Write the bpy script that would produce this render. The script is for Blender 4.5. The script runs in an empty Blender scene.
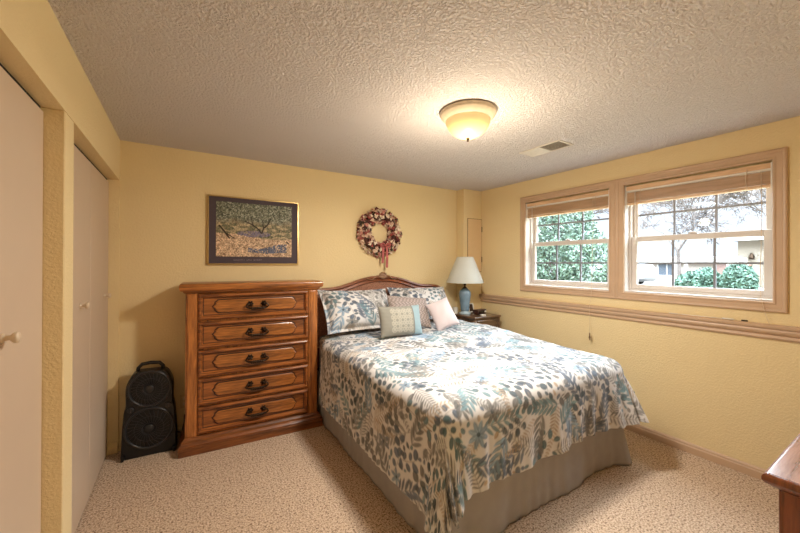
import bpy, bmesh, math, random
import numpy as np
from mathutils import Vector, Matrix, Euler
PI = math.pi
random.seed(7)
S = bpy.context.scene
COL = S.collection

# ------------------------------------------------------------------ camera
HC = 1.48
cam_d = bpy.data.cameras.new('camera'); cam = bpy.data.objects.new('camera', cam_d); COL.objects.link(cam)
F, YAW, PIT, ROL, CY = 345.18, 0.560000, 0.0030662, 0.0030890, 261.94
fw = Vector((math.sin(YAW)*math.cos(PIT), math.cos(YAW)*math.cos(PIT), math.sin(PIT)))
rt = Vector((math.cos(YAW), -math.sin(YAW), 0)); up = rt.cross(fw)
r2 = rt*math.cos(ROL)+up*math.sin(ROL); u2 = -rt*math.sin(ROL)+up*math.cos(ROL)
M = Matrix((r2, u2, -fw)).transposed().to_4x4(); M.translation = (0, 0, HC)
cam.matrix_world = M
cam_d.sensor_width = 36; cam_d.lens = F*36/800; cam_d.shift_y = -(266.5-CY)/800
cam_d.clip_start = .02; cam_d.clip_end = 200
S.camera = cam

# ------------------------------------------------------------------ world and exposure
W = bpy.data.worlds.new('sky'); S.world = W; W.use_nodes = True
nt = W.node_tree; nt.nodes.clear()
wo = nt.nodes.new('ShaderNodeOutputWorld'); wb = nt.nodes.new('ShaderNodeBackground')
tc = nt.nodes.new('ShaderNodeTexCoord'); sp = nt.nodes.new('ShaderNodeSeparateXYZ'); cr = nt.nodes.new('ShaderNodeValToRGB')
nt.links.new(tc.outputs['Generated'], sp.inputs[0]); nt.links.new(sp.outputs['Z'], cr.inputs[0])
# overcast sky: dim near the horizon, several times brighter overhead
cr.color_ramp.elements[0].position = 0.20; cr.color_ramp.elements[0].color = (.040, .044, .051, 1)
cr.color_ramp.elements[1].position = .50; cr.color_ramp.elements[1].color = (.86, .93, 1.0, 1)
nt.links.new(cr.outputs[0], wb.inputs[0]); wb.inputs[1].default_value = 17
nt.links.new(wb.outputs[0], wo.inputs[0])
vs = S.view_settings
vs.view_transform = 'Standard'; vs.look = 'None'; vs.gamma = 1; vs.use_curve_mapping = False
vs.exposure = 0.78
S.cycles.max_bounces = 10; S.cycles.diffuse_bounces = 8; S.cycles.transparent_max_bounces = 12
LAMP_DOWN, LAMP_GLOW = 25, 16

# ------------------------------------------------------------------ room measures
H = 2.44; XL = -.427; XR = 3.373; YB = 3.47; YF = -.30
OP1 = (.69, 1.99); OP2 = (2.13, 3.45); OPZ = 2.12; XD = -.492
WIN = {1: (1.69, 2.63), 2: (.633, 1.567)}; WZ0, WZ1 = 1.225, 2.185

# ------------------------------------------------------------------ node helpers
def new_mat(name):
    m = bpy.data.materials.new(name); m.use_nodes = True
    n = m.node_tree; b = n.nodes['Principled BSDF']
    return m, n, b
def rgb(r, g, b):      # sRGB 0..255 -> linear
    f = lambda c: (c/255/12.92) if c/255 <= .04045 else ((c/255+.055)/1.055)**2.4
    return (f(r), f(g), f(b), 1)
def plain(name, c, rough=.6, metal=0, bump=0, scale=40, var=.06, coat=0):
    m, n, b = new_mat(name)
    b.inputs['Roughness'].default_value = rough; b.inputs['Metallic'].default_value = metal
    if coat: b.inputs['Coat Weight'].default_value = coat; b.inputs['Coat Roughness'].default_value = .15
    t = n.nodes.new('ShaderNodeTexCoord'); no = n.nodes.new('ShaderNodeTexNoise')
    no.inputs['Scale'].default_value = scale; no.inputs['Detail'].default_value = 4
    n.links.new(t.outputs['Object'], no.inputs['Vector'])
    r = n.nodes.new('ShaderNodeValToRGB')
    r.color_ramp.elements[0].position = .3; r.color_ramp.elements[1].position = .7
    r.color_ramp.elements[0].color = tuple(x*(1-var) for x in c[:3])+(1,); r.color_ramp.elements[1].color = tuple(min(1, x*(1+var)) for x in c[:3])+(1,)
    n.links.new(no.outputs['Fac'], r.inputs[0]); n.links.new(r.outputs[0], b.inputs['Base Color'])
    if bump:
        bp = n.nodes.new('ShaderNodeBump'); bp.inputs['Strength'].default_value = bump; bp.inputs['Distance'].default_value = .01
        n.links.new(no.outputs['Fac'], bp.inputs['Height']); n.links.new(bp.outputs[0], b.inputs['Normal'])
    return m
def stucco(name, c, scale, strength, dist=.004, coarse=0, var=.03):
    m, n, b = new_mat(name); b.inputs['Roughness'].default_value = .85; b.inputs['Specular IOR Level'].default_value = .25
    t = n.nodes.new('ShaderNodeTexCoord')
    a = n.nodes.new('ShaderNodeTexNoise'); a.inputs['Scale'].default_value = scale; a.inputs['Detail'].default_value = 3; a.inputs['Roughness'].default_value = .55
    a2 = n.nodes.new('ShaderNodeTexNoise'); a2.inputs['Scale'].default_value = 2.2; a2.inputs['Detail'].default_value = 3
    for q in (a, a2): n.links.new(t.outputs['Object'], q.inputs['Vector'])
    ra = n.nodes.new('ShaderNodeValToRGB'); ra.color_ramp.elements[0].position = .42; ra.color_ramp.elements[1].position = .60
    n.links.new(a.outputs['Fac'], ra.inputs[0])
    bp = n.nodes.new('ShaderNodeBump'); bp.inputs['Strength'].default_value = strength; bp.inputs['Distance'].default_value = dist
    n.links.new(ra.outputs[0], bp.inputs['Height']); n.links.new(bp.outputs[0], b.inputs['Normal'])
    mx = n.nodes.new('ShaderNodeMix'); mx.data_type = 'RGBA'
    mx.inputs['A'].default_value = tuple(x*(1-var) for x in c[:3])+(1,); mx.inputs['B'].default_value = tuple(min(1, x*(1+var)) for x in c[:3])+(1,)
    n.links.new(a2.outputs['Fac'], mx.inputs['Factor']); n.links.new(mx.outputs['Result'], b.inputs['Base Color'])
    return m
def wood(name, dark, light, axis='X', scale=1.0, rough=.32, coat=.3, contrast=(.36, .66)):
    m, n, b = new_mat(name); b.inputs['Roughness'].default_value = rough
    b.inputs['Coat Weight'].default_value = coat; b.inputs['Coat Roughness'].default_value = .2
    t = n.nodes.new('ShaderNodeTexCoord'); mp = n.nodes.new('ShaderNodeMapping')
    s = {'X': (2.2, 22, 26), 'Y': (22, 2.2, 26), 'Z': (24, 24, 2.0)}[axis]
    mp.inputs['Scale'].default_value = tuple(v*scale for v in s)
    n.links.new(t.outputs['Object'], mp.inputs[0])
    a = n.nodes.new('ShaderNodeTexNoise'); a.inputs['Scale'].default_value = 1.2; a.inputs['Detail'].default_value = 6; a.inputs['Distortion'].default_value = .9
    g = n.nodes.new('ShaderNodeTexNoise'); g.inputs['Scale'].default_value = 6; g.inputs['Detail'].default_value = 3
    n.links.new(mp.outputs[0], a.inputs['Vector']); n.links.new(mp.outputs[0], g.inputs['Vector'])
    ad = n.nodes.new('ShaderNodeMath'); ad.operation = 'MULTIPLY_ADD'; ad.inputs[1].default_value = .35
    n.links.new(g.outputs['Fac'], ad.inputs[0]); 
    ml = n.nodes.new('ShaderNodeMath'); ml.operation = 'MULTIPLY'; ml.inputs[1].default_value = .75
    n.links.new(a.outputs['Fac'], ml.inputs[0]); n.links.new(ml.outputs[0], ad.inputs[2])
    r = n.nodes.new('ShaderNodeValToRGB'); e = r.color_ramp.elements
    e[0].position = contrast[0]; e[0].color = dark; e[1].position = contrast[1]; e[1].color = light
    n.links.new(ad.outputs[0], r.inputs[0]); n.links.new(r.outputs[0], b.inputs['Base Color'])
    bp = n.nodes.new('ShaderNodeBump'); bp.inputs['Strength'].default_value = .12; bp.inputs['Distance'].default_value = .002
    n.links.new(g.outputs['Fac'], bp.inputs['Height']); n.links.new(bp.outputs[0], b.inputs['Normal'])
    return m
def attr_mat(name, rough=.85, sheen=.0, bump=.0, bscale=400):
    m, n, b = new_mat(name); b.inputs['Roughness'].default_value = rough; b.inputs['Specular IOR Level'].default_value = .2
    b.inputs['Sheen Weight'].default_value = sheen
    a = n.nodes.new('ShaderNodeAttribute'); a.attribute_name = 'pattern'
    n.links.new(a.outputs['Color'], b.inputs['Base Color'])
    if bump:
        t = n.nodes.new('ShaderNodeTexCoord'); no = n.nodes.new('ShaderNodeTexNoise'); no.inputs['Scale'].default_value = bscale
        n.links.new(t.outputs['Object'], no.inputs['Vector'])
        bp = n.nodes.new('ShaderNodeBump'); bp.inputs['Strength'].default_value = bump; bp.inputs['Distance'].default_value = .004
        n.links.new(no.outputs['Fac'], bp.inputs['Height']); n.links.new(bp.outputs[0], b.inputs['Normal'])
    return m

# ------------------------------------------------------------------ materials
M_WALL = stucco('yellow_wall_paint', rgb(226, 206, 160), 75, .30, .003)
M_CEIL = stucco('textured_ceiling_paint', rgb(222, 216, 215), 80, .9, .010)
M_DOOR = plain('closet_door_paint', rgb(202, 182, 160), .5, var=.02, scale=3)
M_TRIM = plain('tan_trim_paint', rgb(192, 162, 132), .45, var=.03, scale=8)
M_VINYL = plain('window_vinyl', rgb(204, 196, 188), .4, var=.02, scale=5)
M_GRID = plain('window_grid_backlit_grey', rgb(122, 124, 132), .4, var=.02)  # grey paints in the backlit look of white grid bars
M_WHITE = plain('white_plastic', rgb(228, 224, 214), .4, var=.02)
M_KNOB = plain('cream_knob', rgb(214, 196, 170), .35, var=.02)
M_BLIND = wood('blind_wood', rgb(186, 146, 108), rgb(222, 186, 146), 'Y', 1, .5, .1)
M_DARK = plain('dark_void', rgb(22, 20, 18), .9)
M_OAK = wood('oak_horizontal_grain', rgb(72, 36, 14), rgb(180, 112, 52), 'X')
M_OAKV = wood('oak_vertical_grain', rgb(92, 46, 16), rgb(190, 120, 60), 'Z')
M_OAKD = wood('oak_dark_moulding', rgb(58, 28, 12), rgb(134, 78, 36), 'X')
M_BRONZE = plain('aged_bronze', rgb(62, 48, 36), .35, .8, var=.3, scale=90)
M_CHERRY = wood('headboard_wood', rgb(84, 44, 26), rgb(142, 84, 52), 'X', 1, .3, .3)
M_DRES = wood('dresser_wood', rgb(60, 28, 14), rgb(130, 70, 34), 'Z', 1, .3, .4)
M_DREST = wood('dresser_top_wood_painted_sheen', rgb(112, 72, 60), rgb(162, 122, 108), 'X', 1.6, .25, .8)  # greyer mauve puts the window's reflected sheen into the wood colour
M_NIGHT = wood('nightstand_wood', rgb(58, 40, 28), rgb(112, 84, 60), 'X', 1, .28, .5)
M_BRASS = plain('brass', rgb(190, 150, 80), .3, .9)
M_GOLD = plain('thin_gold_frame', rgb(196, 170, 116), .3, .9)
M_FAN = plain('black_fan_plastic', rgb(15, 15, 17), .42, var=.1)
M_FANG = plain('dark_grey_grille', rgb(40, 40, 43), .28, var=.1)
M_BLADE = plain('smoky_fan_blade', rgb(96, 96, 100), .22, var=.1)
M_MAT = plain('purple_grey_mat', rgb(70, 58, 66), .7, var=.05)
M_CERAM = plain('blue_glazed_ceramic', rgb(112, 134, 148), .18, var=.18, scale=14, coat=.5)
M_SHADE = plain('pale_lamp_shade_linen', rgb(196, 198, 190), .8, var=.03, scale=160, bump=.05)
M_SKIRT = plain('taupe_skirt_fabric', rgb(158, 155, 152), .75, var=.05, scale=12, bump=.0)
M_MATT = plain('white_mattress_ticking', rgb(225, 220, 212), .9)
M_PATT = attr_mat('printed_cotton', .85, .15, .06, 260)
M_ART = attr_mat('printed_artwork', .5)
M_PINK = plain('pale_pink_fabric', rgb(214, 190, 184), .9, var=.05, scale=60)
M_GREYF = plain('grey_woven_fabric', rgb(150, 134, 122), .9, var=.22, scale=70, bump=.2)
M_CORD = plain('blind_cord', rgb(206, 186, 158), .8)

# carpet
M_CARPET, n, b = new_mat('speckled_carpet'); b.inputs['Roughness'].default_value = .95; b.inputs['Specular IOR Level'].default_value = .1
t = n.nodes.new('ShaderNodeTexCoord')
v = n.nodes.new('ShaderNodeTexNoise'); v.inputs['Scale'].default_value = 110; v.inputs['Detail'].default_value = 2.5
f = n.nodes.new('ShaderNodeTexNoise'); f.inputs['Scale'].default_value = 75; f.inputs['Detail'].default_value = 2
c3 = n.nodes.new('ShaderNodeTexNoise'); c3.inputs['Scale'].default_value = 1.6
for q in (v, f, c3): n.links.new(t.outputs['Object'], q.inputs['Vector'])
r = n.nodes.new('ShaderNodeValToRGB'); e = r.color_ramp.elements
e[0].position = .33; e[0].color = rgb(134, 108, 88); e[1].position = .66; e[1].color = rgb(224, 204, 182)
x = e.new(.42); x.color = rgb(186, 162, 140); x = e.new(.53); x.color = rgb(204, 182, 158)
n.links.new(v.outputs['Fac'], r.inputs[0])
mx = n.nodes.new('ShaderNodeMix'); mx.data_type = 'RGBA'; mx.blend_type = 'MULTIPLY'; mx.inputs['Factor'].default_value = .8
r2n = n.nodes.new('ShaderNodeValToRGB'); r2n.color_ramp.elements[0].position = .37; r2n.color_ramp.elements[0].color = (.35, .3, .26, 1); r2n.color_ramp.elements[1].position = .43; r2n.color_ramp.elements[1].color = (1, 1, 1, 1)
n.links.new(f.outputs['Fac'], r2n.inputs[0]); n.links.new(r.outputs[0], mx.inputs['A']); n.links.new(r2n.outputs[0], mx.inputs['B'])
n.links.new(mx.outputs['Result'], b.inputs['Base Color'])
bp = n.nodes.new('ShaderNodeBump'); bp.inputs['Strength'].default_value = .7; bp.inputs['Distance'].default_value = .012
n.links.new(v.outputs['Fac'], bp.inputs['Height']); n.links.new(bp.outputs[0], b.inputs['Normal'])

# glass pane
M_GLASS, n, b = new_mat('window_glass'); n.nodes.remove(b)
tr = n.nodes.new('ShaderNodeBsdfTransparent'); tr.inputs[0].default_value = (.95, .98, .99, 1)
gl = n.nodes.new('ShaderNodeBsdfGlossy'); gl.inputs['Roughness'].default_value = .02
ms = n.nodes.new('ShaderNodeMixShader'); ms.inputs[0].default_value = .012
n.links.new(tr.outputs[0], ms.inputs[1]); n.links.new(gl.outputs[0], ms.inputs[2]); n.links.new(ms.outputs[0], n.nodes['Material Output'].inputs[0])
# lit dome of the ceiling lamp
M_DOME, n, b = new_mat('frosted_ribbed_glass_lit')
b.inputs['Base Color'].default_value = rgb(226, 188, 122); b.inputs['Roughness'].default_value = .35
b.inputs['Emission Color'].default_value = (1.0, .66, .30, 1); b.inputs['Emission Strength'].default_value = .38
M_BULB = plain('fixture_rim_paint', rgb(205, 190, 164), .5)
# cane
M_CANE, n, b = new_mat('woven_cane'); b.inputs['Roughness'].default_value = .6
t = n.nodes.new('ShaderNodeTexCoord'); ck = n.nodes.new('ShaderNodeTexNoise'); ck.inputs['Scale'].default_value = 130; ck.inputs['Detail'].default_value = 2
n.links.new(t.outputs['Object'], ck.inputs['Vector'])
r = n.nodes.new('ShaderNodeValToRGB'); r.color_ramp.elements[0].position = .4; r.color_ramp.elements[0].color = rgb(120, 78, 58); r.color_ramp.elements[1].position = .6; r.color_ramp.elements[1].color = rgb(168, 118, 92)
n.links.new(ck.outputs['Fac'], r.inputs[0]); n.links.new(r.outputs[0], b.inputs['Base Color'])

# ------------------------------------------------------------------ mesh helpers
def mesh_obj(name, verts, faces, mat, parent=None, smooth=False, cols=None, sharp=None):
    me = bpy.data.meshes.new(name); me.from_pydata([tuple(map(float, v)) for v in verts], [], faces)
    return fin(name, me, mat, parent, smooth, cols)
def fin(name, me, mat, parent, smooth, cols=None):
    for mm in (mat if isinstance(mat, (list, tuple)) else [mat]): me.materials.append(mm)
    if smooth: me.polygons.foreach_set('use_smooth', [True]*len(me.polygons))
    if cols is not None:
        a = me.color_attributes.new('pattern', 'FLOAT_COLOR', 'POINT')
        c = np.ones((len(me.vertices), 4), np.float32); c[:, :3] = cols
        a.data.foreach_set('color', c.ravel())
    me.update()
    o = bpy.data.objects.new(name, me); COL.objects.link(o)
    if parent: o.parent = parent
    return o
class MB:
    """collects shapes into one mesh"""
    def __init__(s): s.bm = bmesh.new()
    def box(s, x0, x1, y0, y1, z0, z1, bev=0, seg=2, mi=0):
        g = bmesh.ops.create_cube(s.bm, size=1)['verts']
        for v in g: v.co = Vector(((x0+x1)/2+v.co.x*(x1-x0), (y0+y1)/2+v.co.y*(y1-y0), (z0+z1)/2+v.co.z*(z1-z0)))
        fs = set(f for v in g for f in v.link_faces)
        for f in fs: f.material_index = mi
        if bev:
            es = list(set(e for v in g for e in v.link_edges))
            bmesh.ops.bevel(s.bm, geom=es, offset=bev, segments=seg, affect='EDGES', profile=.5)
        return s
    def loft(s, loops, cap0=True, cap1=True, mi=0, closed=True):
        rows = [[s.bm.verts.new(p) for p in L] for L in loops]
        k = len(rows[0])
        for a, c in zip(rows, rows[1:]):
            for i in range(k if closed else k-1):
                j = (i+1) % k
                try: s.bm.faces.new((a[i], a[j], c[j], c[i])).material_index = mi
                except ValueError: pass
        if cap0: s.bm.faces.new(rows[0][::-1]).material_index = mi
        if cap1: s.bm.faces.new(rows[-1]).material_index = mi
        return s
    def lathe(s, prof, c=(0, 0, 0), n=28, axis='Z', mi=0, cap=True):
        L = []
        for r, h in prof:
            ring = []
            for i in range(n):
                a = 2*PI*i/n
                if axis == 'Z': p = (c[0]+r*math.cos(a), c[1]+r*math.sin(a), c[2]+h)
                elif axis == 'Y': p = (c[0]+r*math.cos(a), c[1]+h, c[2]+r*math.sin(a))
                else: p = (c[0]+h, c[1]+r*math.cos(a), c[2]+r*math.sin(a))
                ring.append(p)
            L.append(ring)
        return s.loft(L, cap, cap, mi)
    def tube(s, pts, r, n=8, mi=0, closed=False):
        pts = [Vector(p) for p in pts]; L = []; m = len(pts)
        rr = r if isinstance(r, (list, tuple)) else [r]*m
        prev = None
        for i, p in enumerate(pts):
            if closed: d = pts[(i+1) % m]-pts[i-1]
            else: d = pts[min(i+1, m-1)]-pts[max(i-1, 0)]
            d.normalize()
            if prev is None:
                a = Vector((0, 0, 1)) if abs(d.z) < .9 else Vector((1, 0, 0))
                nx = d.cross(a).normalized()
            else:
                nx = (prev-d*prev.dot(d)); nx = nx.normalized() if nx.length > 1e-6 else d.orthogonal().normalized()
            prev = nx; ny = d.cross(nx)
            L.append([p+(nx*math.cos(2*PI*k/n)+ny*math.sin(2*PI*k/n))*rr[i] for k in range(n)])
        if closed: L.append(L[0]); return s.loft(L, False, False, mi)
        return s.loft(L, True, True, mi)
    def ball(s, c, r, n=10, sc=(1, 1, 1), mi=0):
        g = bmesh.ops.create_uvsphere(s.bm, u_segments=n, v_segments=max(4, n//2+1), radius=1)['verts']
        for v in g: v.co = Vector((c[0]+v.co.x*r*sc[0], c[1]+v.co.y*r*sc[1], c[2]+v.co.z*r*sc[2]))
        for f in set(f for v in g for f in v.link_faces): f.material_index = mi
        return s
    def build(s, name, mat, parent=None, smooth=False, loc=None, auto=None):
        bmesh.ops.recalc_face_normals(s.bm, faces=s.bm.faces)
        me = bpy.data.meshes.new(name); s.bm.to_mesh(me); s.bm.free()
        o = fin(name, me, mat, parent, smooth or auto is not None)
        if auto is not None:
            me.set_sharp_from_angle(angle=math.radians(auto))
        if loc: o.location = loc
        return o
def tag(o, label, cat, group=None, kind=None):
    o['label'] = label; o['category'] = cat
    if group: o['group'] = group
    if kind: o['kind'] = kind
    return o
def struct(o): o['kind'] = 'structure'; return o
def empty(name, loc=(0, 0, 0), rot=(0, 0, 0)):
    o = bpy.data.objects.new(name, None); COL.objects.link(o); o.location = loc; o.rotation_euler = rot
    o.empty_display_size = .1; return o
def copy_tree(o, parent=None):
    c = o.copy(); COL.objects.link(c); c.parent = parent
    for ch in list(o.children): copy_tree(ch, c)
    return c

# ================================================================== ROOM SHELL
struct(MB().box(-1.15, XR+.02, YF-.02, YB+.02, -.08, 0).build('floor', M_CARPET))
struct(MB().box(-1.15, XR+.25, YF-.02, YB+.02, H, H+.08).build('ceiling', M_CEIL))
struct(MB().box(-1.15, XR+.16, YB, YB+.12, 0, H).build('wall_back', M_WALL))
struct(MB().box(-1.15, XR+.16, YF-.12, YF, 0, H).build('wall_front', M_WALL))
m = MB(); T = .12
m.box(XL-T, XL, OP1[1], OP2[0], 0, OPZ, .004, 1); m.box(XL-T, XL, OP2[1], YB, 0, OPZ)
m.box(XL-T, XL, YF, OP1[0], 0, OPZ); m.box(XL-T, XL, YF, YB, OPZ, H)
m.box(-1.15, -1.08, YF, YB, 0, H); m.box(-1.1, XL-T, 2.03, 2.09, 0, H)
struct(m.build('wall_left', M_WALL))
m = MB(); X1 = XR+.16
ys = sorted([WIN[2][0], WIN[2][1], WIN[1][0], WIN[1][1]])
m.box(XR, X1, YF, YB, 0, WZ0); m.box(XR, X1, YF, YB, WZ1, H)
m.box(XR, X1, YF, ys[0], WZ0, WZ1); m.box(XR, X1, ys[1], ys[2], WZ0, WZ1); m.box(XR, X1, ys[3], YB, WZ0, WZ1)
struct(m.build('wall_right', M_WALL))
struct(MB().box(3.055, XR, 3.33, YB, 0, H, .004, 1).build('wall_corner', M_WALL))   # boxed-in corner chase
# baseboards
def base_prof(h=.078, d=.014): return [(0, 0), (d, 0), (d, h*.62), (d*.7, h*.72), (d*.7, h*.84), (d*.35, h*.95), (0, h)]
def run(prof, a, b_, nrm, z0=0):
    a = Vector(a+(0,)) if len(a) == 2 else Vector(a); b_ = Vector(b_+(0,)) if len(b_) == 2 else Vector(b_); nrm = Vector(nrm)
    return [[p+nrm*d+Vector((0, 0, z+z0)) for d, z in prof] for p in (a, b_)]
struct(MB().loft(run(base_prof(), (XR, YF), (XR, 3.33), (-1, 0, 0))).build('baseboard_right', M_TRIM))
struct(MB().loft(run(base_prof(), (XL, YB), (3.055, YB), (0, -1, 0))).build('baseboard_back', M_WALL))
m = MB(); m.loft(run(base_prof(), (XL, OP1[1]), (XL, OP2[0]), (1, 0, 0))); m.loft(run(base_prof(), (XD, OP2[1]), (XL, OP2[1]), (0, -1, 0)))
struct(m.build('baseboard_left', M_WALL))
# chair rail under the windows
rail = [(0, 0), (.012, 0), (.018, .012), (.014, .028), (.030, .044), (.034, .058), (.030, .070), (.040, .076), (.044, .088), (.044, .098), (.038, .103), (0, .103)]
struct(MB().loft(run(rail, (XR, YF), (XR, 3.33), (-1, 0, 0), .972)).build('trim_1', M_TRIM))
# window casing
def ring_yz(m, y0, y1, z0, z1, steps):
    L = []
    for ins, d in steps:
        L.append([(XR-d, y0+ins, z0+ins), (XR-d, y1-ins, z0+ins), (XR-d, y1-ins, z1-ins), (XR-d, y0+ins, z1-ins)])
    m.loft(L, False, False)
m = MB(); CW = .068
st = [(0, 0), (0, .016), (.008, .020), (.018, .018), (.024, .013), (.050, .013), (.056, .017), (CW-.004, .017), (CW, .012), (CW, 0)]
for k in (1, 2):
    y0, y1 = WIN[k]; L = []
    ring_yz(m, y0-CW+.004, y1+CW-.004, WZ0-CW, WZ1+CW, [(i, d) for i, d in st])
struct(m.build('trim_2', M_TRIM))

# ------------------------------------------------------------------ windows
def sash(m, g_, x0, x1, y0, y1, z0, z1, w=.042, cols=3, rows=2, mw=.016, wt=None, wb=None):
    wt = wt or w; wb = wb or w
    m.box(x0, x1, y0, y0+w, z0, z1, .003, 1); m.box(x0, x1, y1-w, y1, z0, z1, .003, 1)
    m.box(x0, x1, y0+w, y1-w, z1-wt, z1, .003, 1); m.box(x0, x1, y0+w, y1-w, z0, z0+wb, .003, 1)
    xc = (x0+x1)/2
    for i in range(1, cols):
        y = y0+w+(y1-y0-2*w)*i/cols; g_.box(xc-.006, xc+.006, y-mw/2, y+mw/2, z0+wb, z1-wt)
    for i in range(1, rows):
        z = z0+wb+(z1-wt-z0-wb)*i/rows; g_.box(xc-.0055, xc+.0055, y0+w, y1-w, z-mw/2, z+mw/2)
for k in (1, 2):
    y0, y1 = WIN[k]; zm = 1.70
    root = struct(empty('window_%d' % k, (XR+.1, (y0+y1)/2, WZ0)))
    off = Vector(root.location)
    def part(mb, name, mat, **kw):
        o = mb.build(name, mat, root, **kw); o.location = -off; return o
    g = .006
    m = MB()
    m.box(XR+.002, X1-.002, y0, y0+g, WZ0, WZ1); m.box(XR+.002, X1-.002, y1-g, y1, WZ0, WZ1)
    m.box(XR+.070, X1-.002, y0+g, y1-g, WZ1-g, WZ1); m.box(XR-.004, X1-.002, y0+g, y1-g, WZ0, WZ0+.012)
    m.box(XR+.075, X1+.01, y0+g, y0+.022, WZ0+.012, WZ1-g); m.box(XR+.075, X1+.01, y1-.022, y1-g, WZ0+.012, WZ1-g)
    m.box(XR+.075, X1+.01, y0+.022, y1-.022, WZ0+.012, WZ0+.03); m.box(XR+.075, X1+.01, y0+.022, y1-.022, WZ1-.03, WZ1-g)
    part(m, 'window_frame', M_VINYL)
    m = MB(); g_ = MB(); sash(m, g_, XR+.085, XR+.115, y0+.022, y1-.022, WZ0+.03, zm+.024, .044, wb=.04, wt=.046); so = part(m, 'lower_sash', M_VINYL)
    g_.build('grille_bars', M_GRID, so)
    MB().box(XR+.1035, XR+.1065, y0+.06, y1-.06, WZ0+.065, zm-.018).build('glass_pane', M_GLASS, so)
    m = MB(); g_ = MB(); sash(m, g_, XR+.120, XR+.150, y0+.022, y1-.022, zm-.02, WZ1-.03, .040); so = part(m, 'upper_sash', M_VINYL)
    g_.build('grille_bars', M_GRID, so)
    MB().box(XR+.1385, XR+.1415, y0+.058, y1-.058, zm+.016, WZ1-.066).build('glass_pane', M_GLASS, so)
    yc = (y0+y1)/2
    m = MB(); m.box(XR+.082, XR+.112, yc-.03, yc+.03, zm+.024, zm+.032, .003, 1); m.tube([(XR+.09, yc-.02, zm+.036), (XR+.088, yc+.022, zm+.037)], .005)
    part(m, 'sash_lock', M_VINYL)

# ------------------------------------------------------------------ blinds
for k in (1, 2):
    y0, y1 = WIN[k]; y0 += .012; y1 -= .012
    root = empty('window_blind', (XR+.04, (y0+y1)/2, WZ1-.01)); off = Vector(root.location)
    tag(root, ['', 'raised blind', 'raised blind'][k], 'blind', 'raised wooden blinds')
    root['label'] = ['', 'raised tan wooden blind at the top of the window nearest the table lamp', 'raised tan wooden blind at the top of the right-hand window near the dresser'][k]
    def part(mb, name, mat, **kw):
        o = mb.build(name, mat, root, **kw); o.location = -off; return o
    zt = WZ1-.012
    part(MB().box(XR+.018, XR+.066, y0, y1, zt-.052, zt, .003, 1), 'headrail', M_WHITE)
    part(MB().box(XR+.006, XR+.014, y0-.004, y1+.004, zt-.038, zt-.002, .003, 1), 'valance', M_BLIND)
    m = MB()
    for i in range(13):
        z = zt-.058-i*.0066; dx = .001*math.sin(i*2.1)
        m.box(XR+.016+dx, XR+.066+dx, y0+.003, y1-.003, z-.0030, z+.0006)
    part(m, 'slats', M_BLIND)
    part(MB().box(XR+.014, XR+.068, y0+.002, y1-.002, zt-.165, zt-.147, .003, 1), 'bottom_rail', M_BLIND)
    for yy in (y0+.12, y1-.12):
        part(MB().tube([(XR+.004, yy, zt-.02), (XR+.002, yy+.008, zt-.1), (XR+.006, yy, zt-.165)], .0018, 5), 'ladder_cord', M_CORD, smooth=True)
    for yy in (y0, y1):
        part(MB().box(XR+.004, XR+.07, yy-.004, yy+.004, zt-.17, zt, .001, 1), 'end_bracket', M_WHITE)
    m = MB(); m.tube([(XR+.004, y1-.075, zt-.05), (XR+.004, y1-.074, zt-.25), (XR+.006, y1-.073, zt-.44)], .0032, 6); m.tube([(XR+.006, y1-.073, zt-.44), (XR+.006, y1-.073, zt-.52)], .0048, 6)
    part(m, 'wand', M_WHITE, smooth=True)
    yc = y0+.15 if k == 1 else y0+.05
    m = MB()
    zb = .79 if k == 1 else 1.10
    P = [(XR+.004, yc, zt-.05), (XR+.003, yc-.004, 1.8), (XR-.010, yc, 1.45), (XR-.020, yc-.004, 1.25), (XR-.03, yc+(.0 if k == 1 else -.03), 1.13), (XR-.049, yc+(.002 if k == 1 else -.05), 1.08)]
    if k == 1: P += [(XR-.049, yc+.002, .97), (XR-.047, yc, zb)]
    m.tube(P, .0017, 5)
    part(m, 'pull_cord', M_CORD, smooth=True)
    if k == 1:
        part(MB().lathe([(.001, .055), (.006, .045), (.005, .03), (.009, .012), (.010, 0), (.003, -.006), (.005, -.016), (.001, -.02)], (XR-.047, yc, zb-.03), 10), 'tassel', wood('tassel_wood', rgb(88, 62, 36), rgb(130, 96, 60), 'Z'), smooth=True)
# loose wand lying on the ledge
root = empty('blind_wand', (XR-.022, .80, 1.078))
tag(root, 'thin white blind wand lying on the window ledge below the right-hand window', 'blind wand')
MB().tube([(0, .42, .003), (0, .02, .003)], .0026, 6).tube([(0, .09, .005), (0, .03, .005)], .0052, 8).build('rod', M_WHITE, root, smooth=True)
MB().tube([(0, -.045, .004), (0, -.012, .004)], .0048, 8).build('dark_tip', M_BRONZE, root, smooth=True)

# ------------------------------------------------------------------ closet doors
def knob(mb, x, y, z):
    mb.lathe([(.016, 0), (.016, .003), (.009, .006), (.008, .018), (.017, .026), (.0185, .034), (.016, .039), (.004, .041)], (x, y, z), 20, 'X')
dd = [(OP1[0]+.01, 1.335, 1.17, 0), (1.338, OP1[1]-.004, 1.615, 0), (OP2[0]+.004, 2.847, 2.595, 0), (2.853, OP2[1]-.003, 3.284, 0)]
for i, (a, b_, ky, _) in enumerate(dd):
    root = struct(empty('door_%d' % (i+1), (XD-.017, (a+b_)/2, .012)))
    o = MB().box(-.017, .017, -(b_-a)/2, (b_-a)/2, 0, 2.088, .002, 1).build('door_panel', M_DOOR, root)
    m = MB(); knob(m, .017, ky-(a+b_)/2, 1.222); m.build('door_handle', M_KNOB, root, smooth=True)
m = MB(); m.box(XD-.045, XD-.010, OP1[0], OP1[1], 2.108, OPZ); m.box(XD-.045, XD-.010, OP2[0], OP2[1], 2.108, OPZ)
struct(m.build('trim_3', M_DARK))

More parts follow.
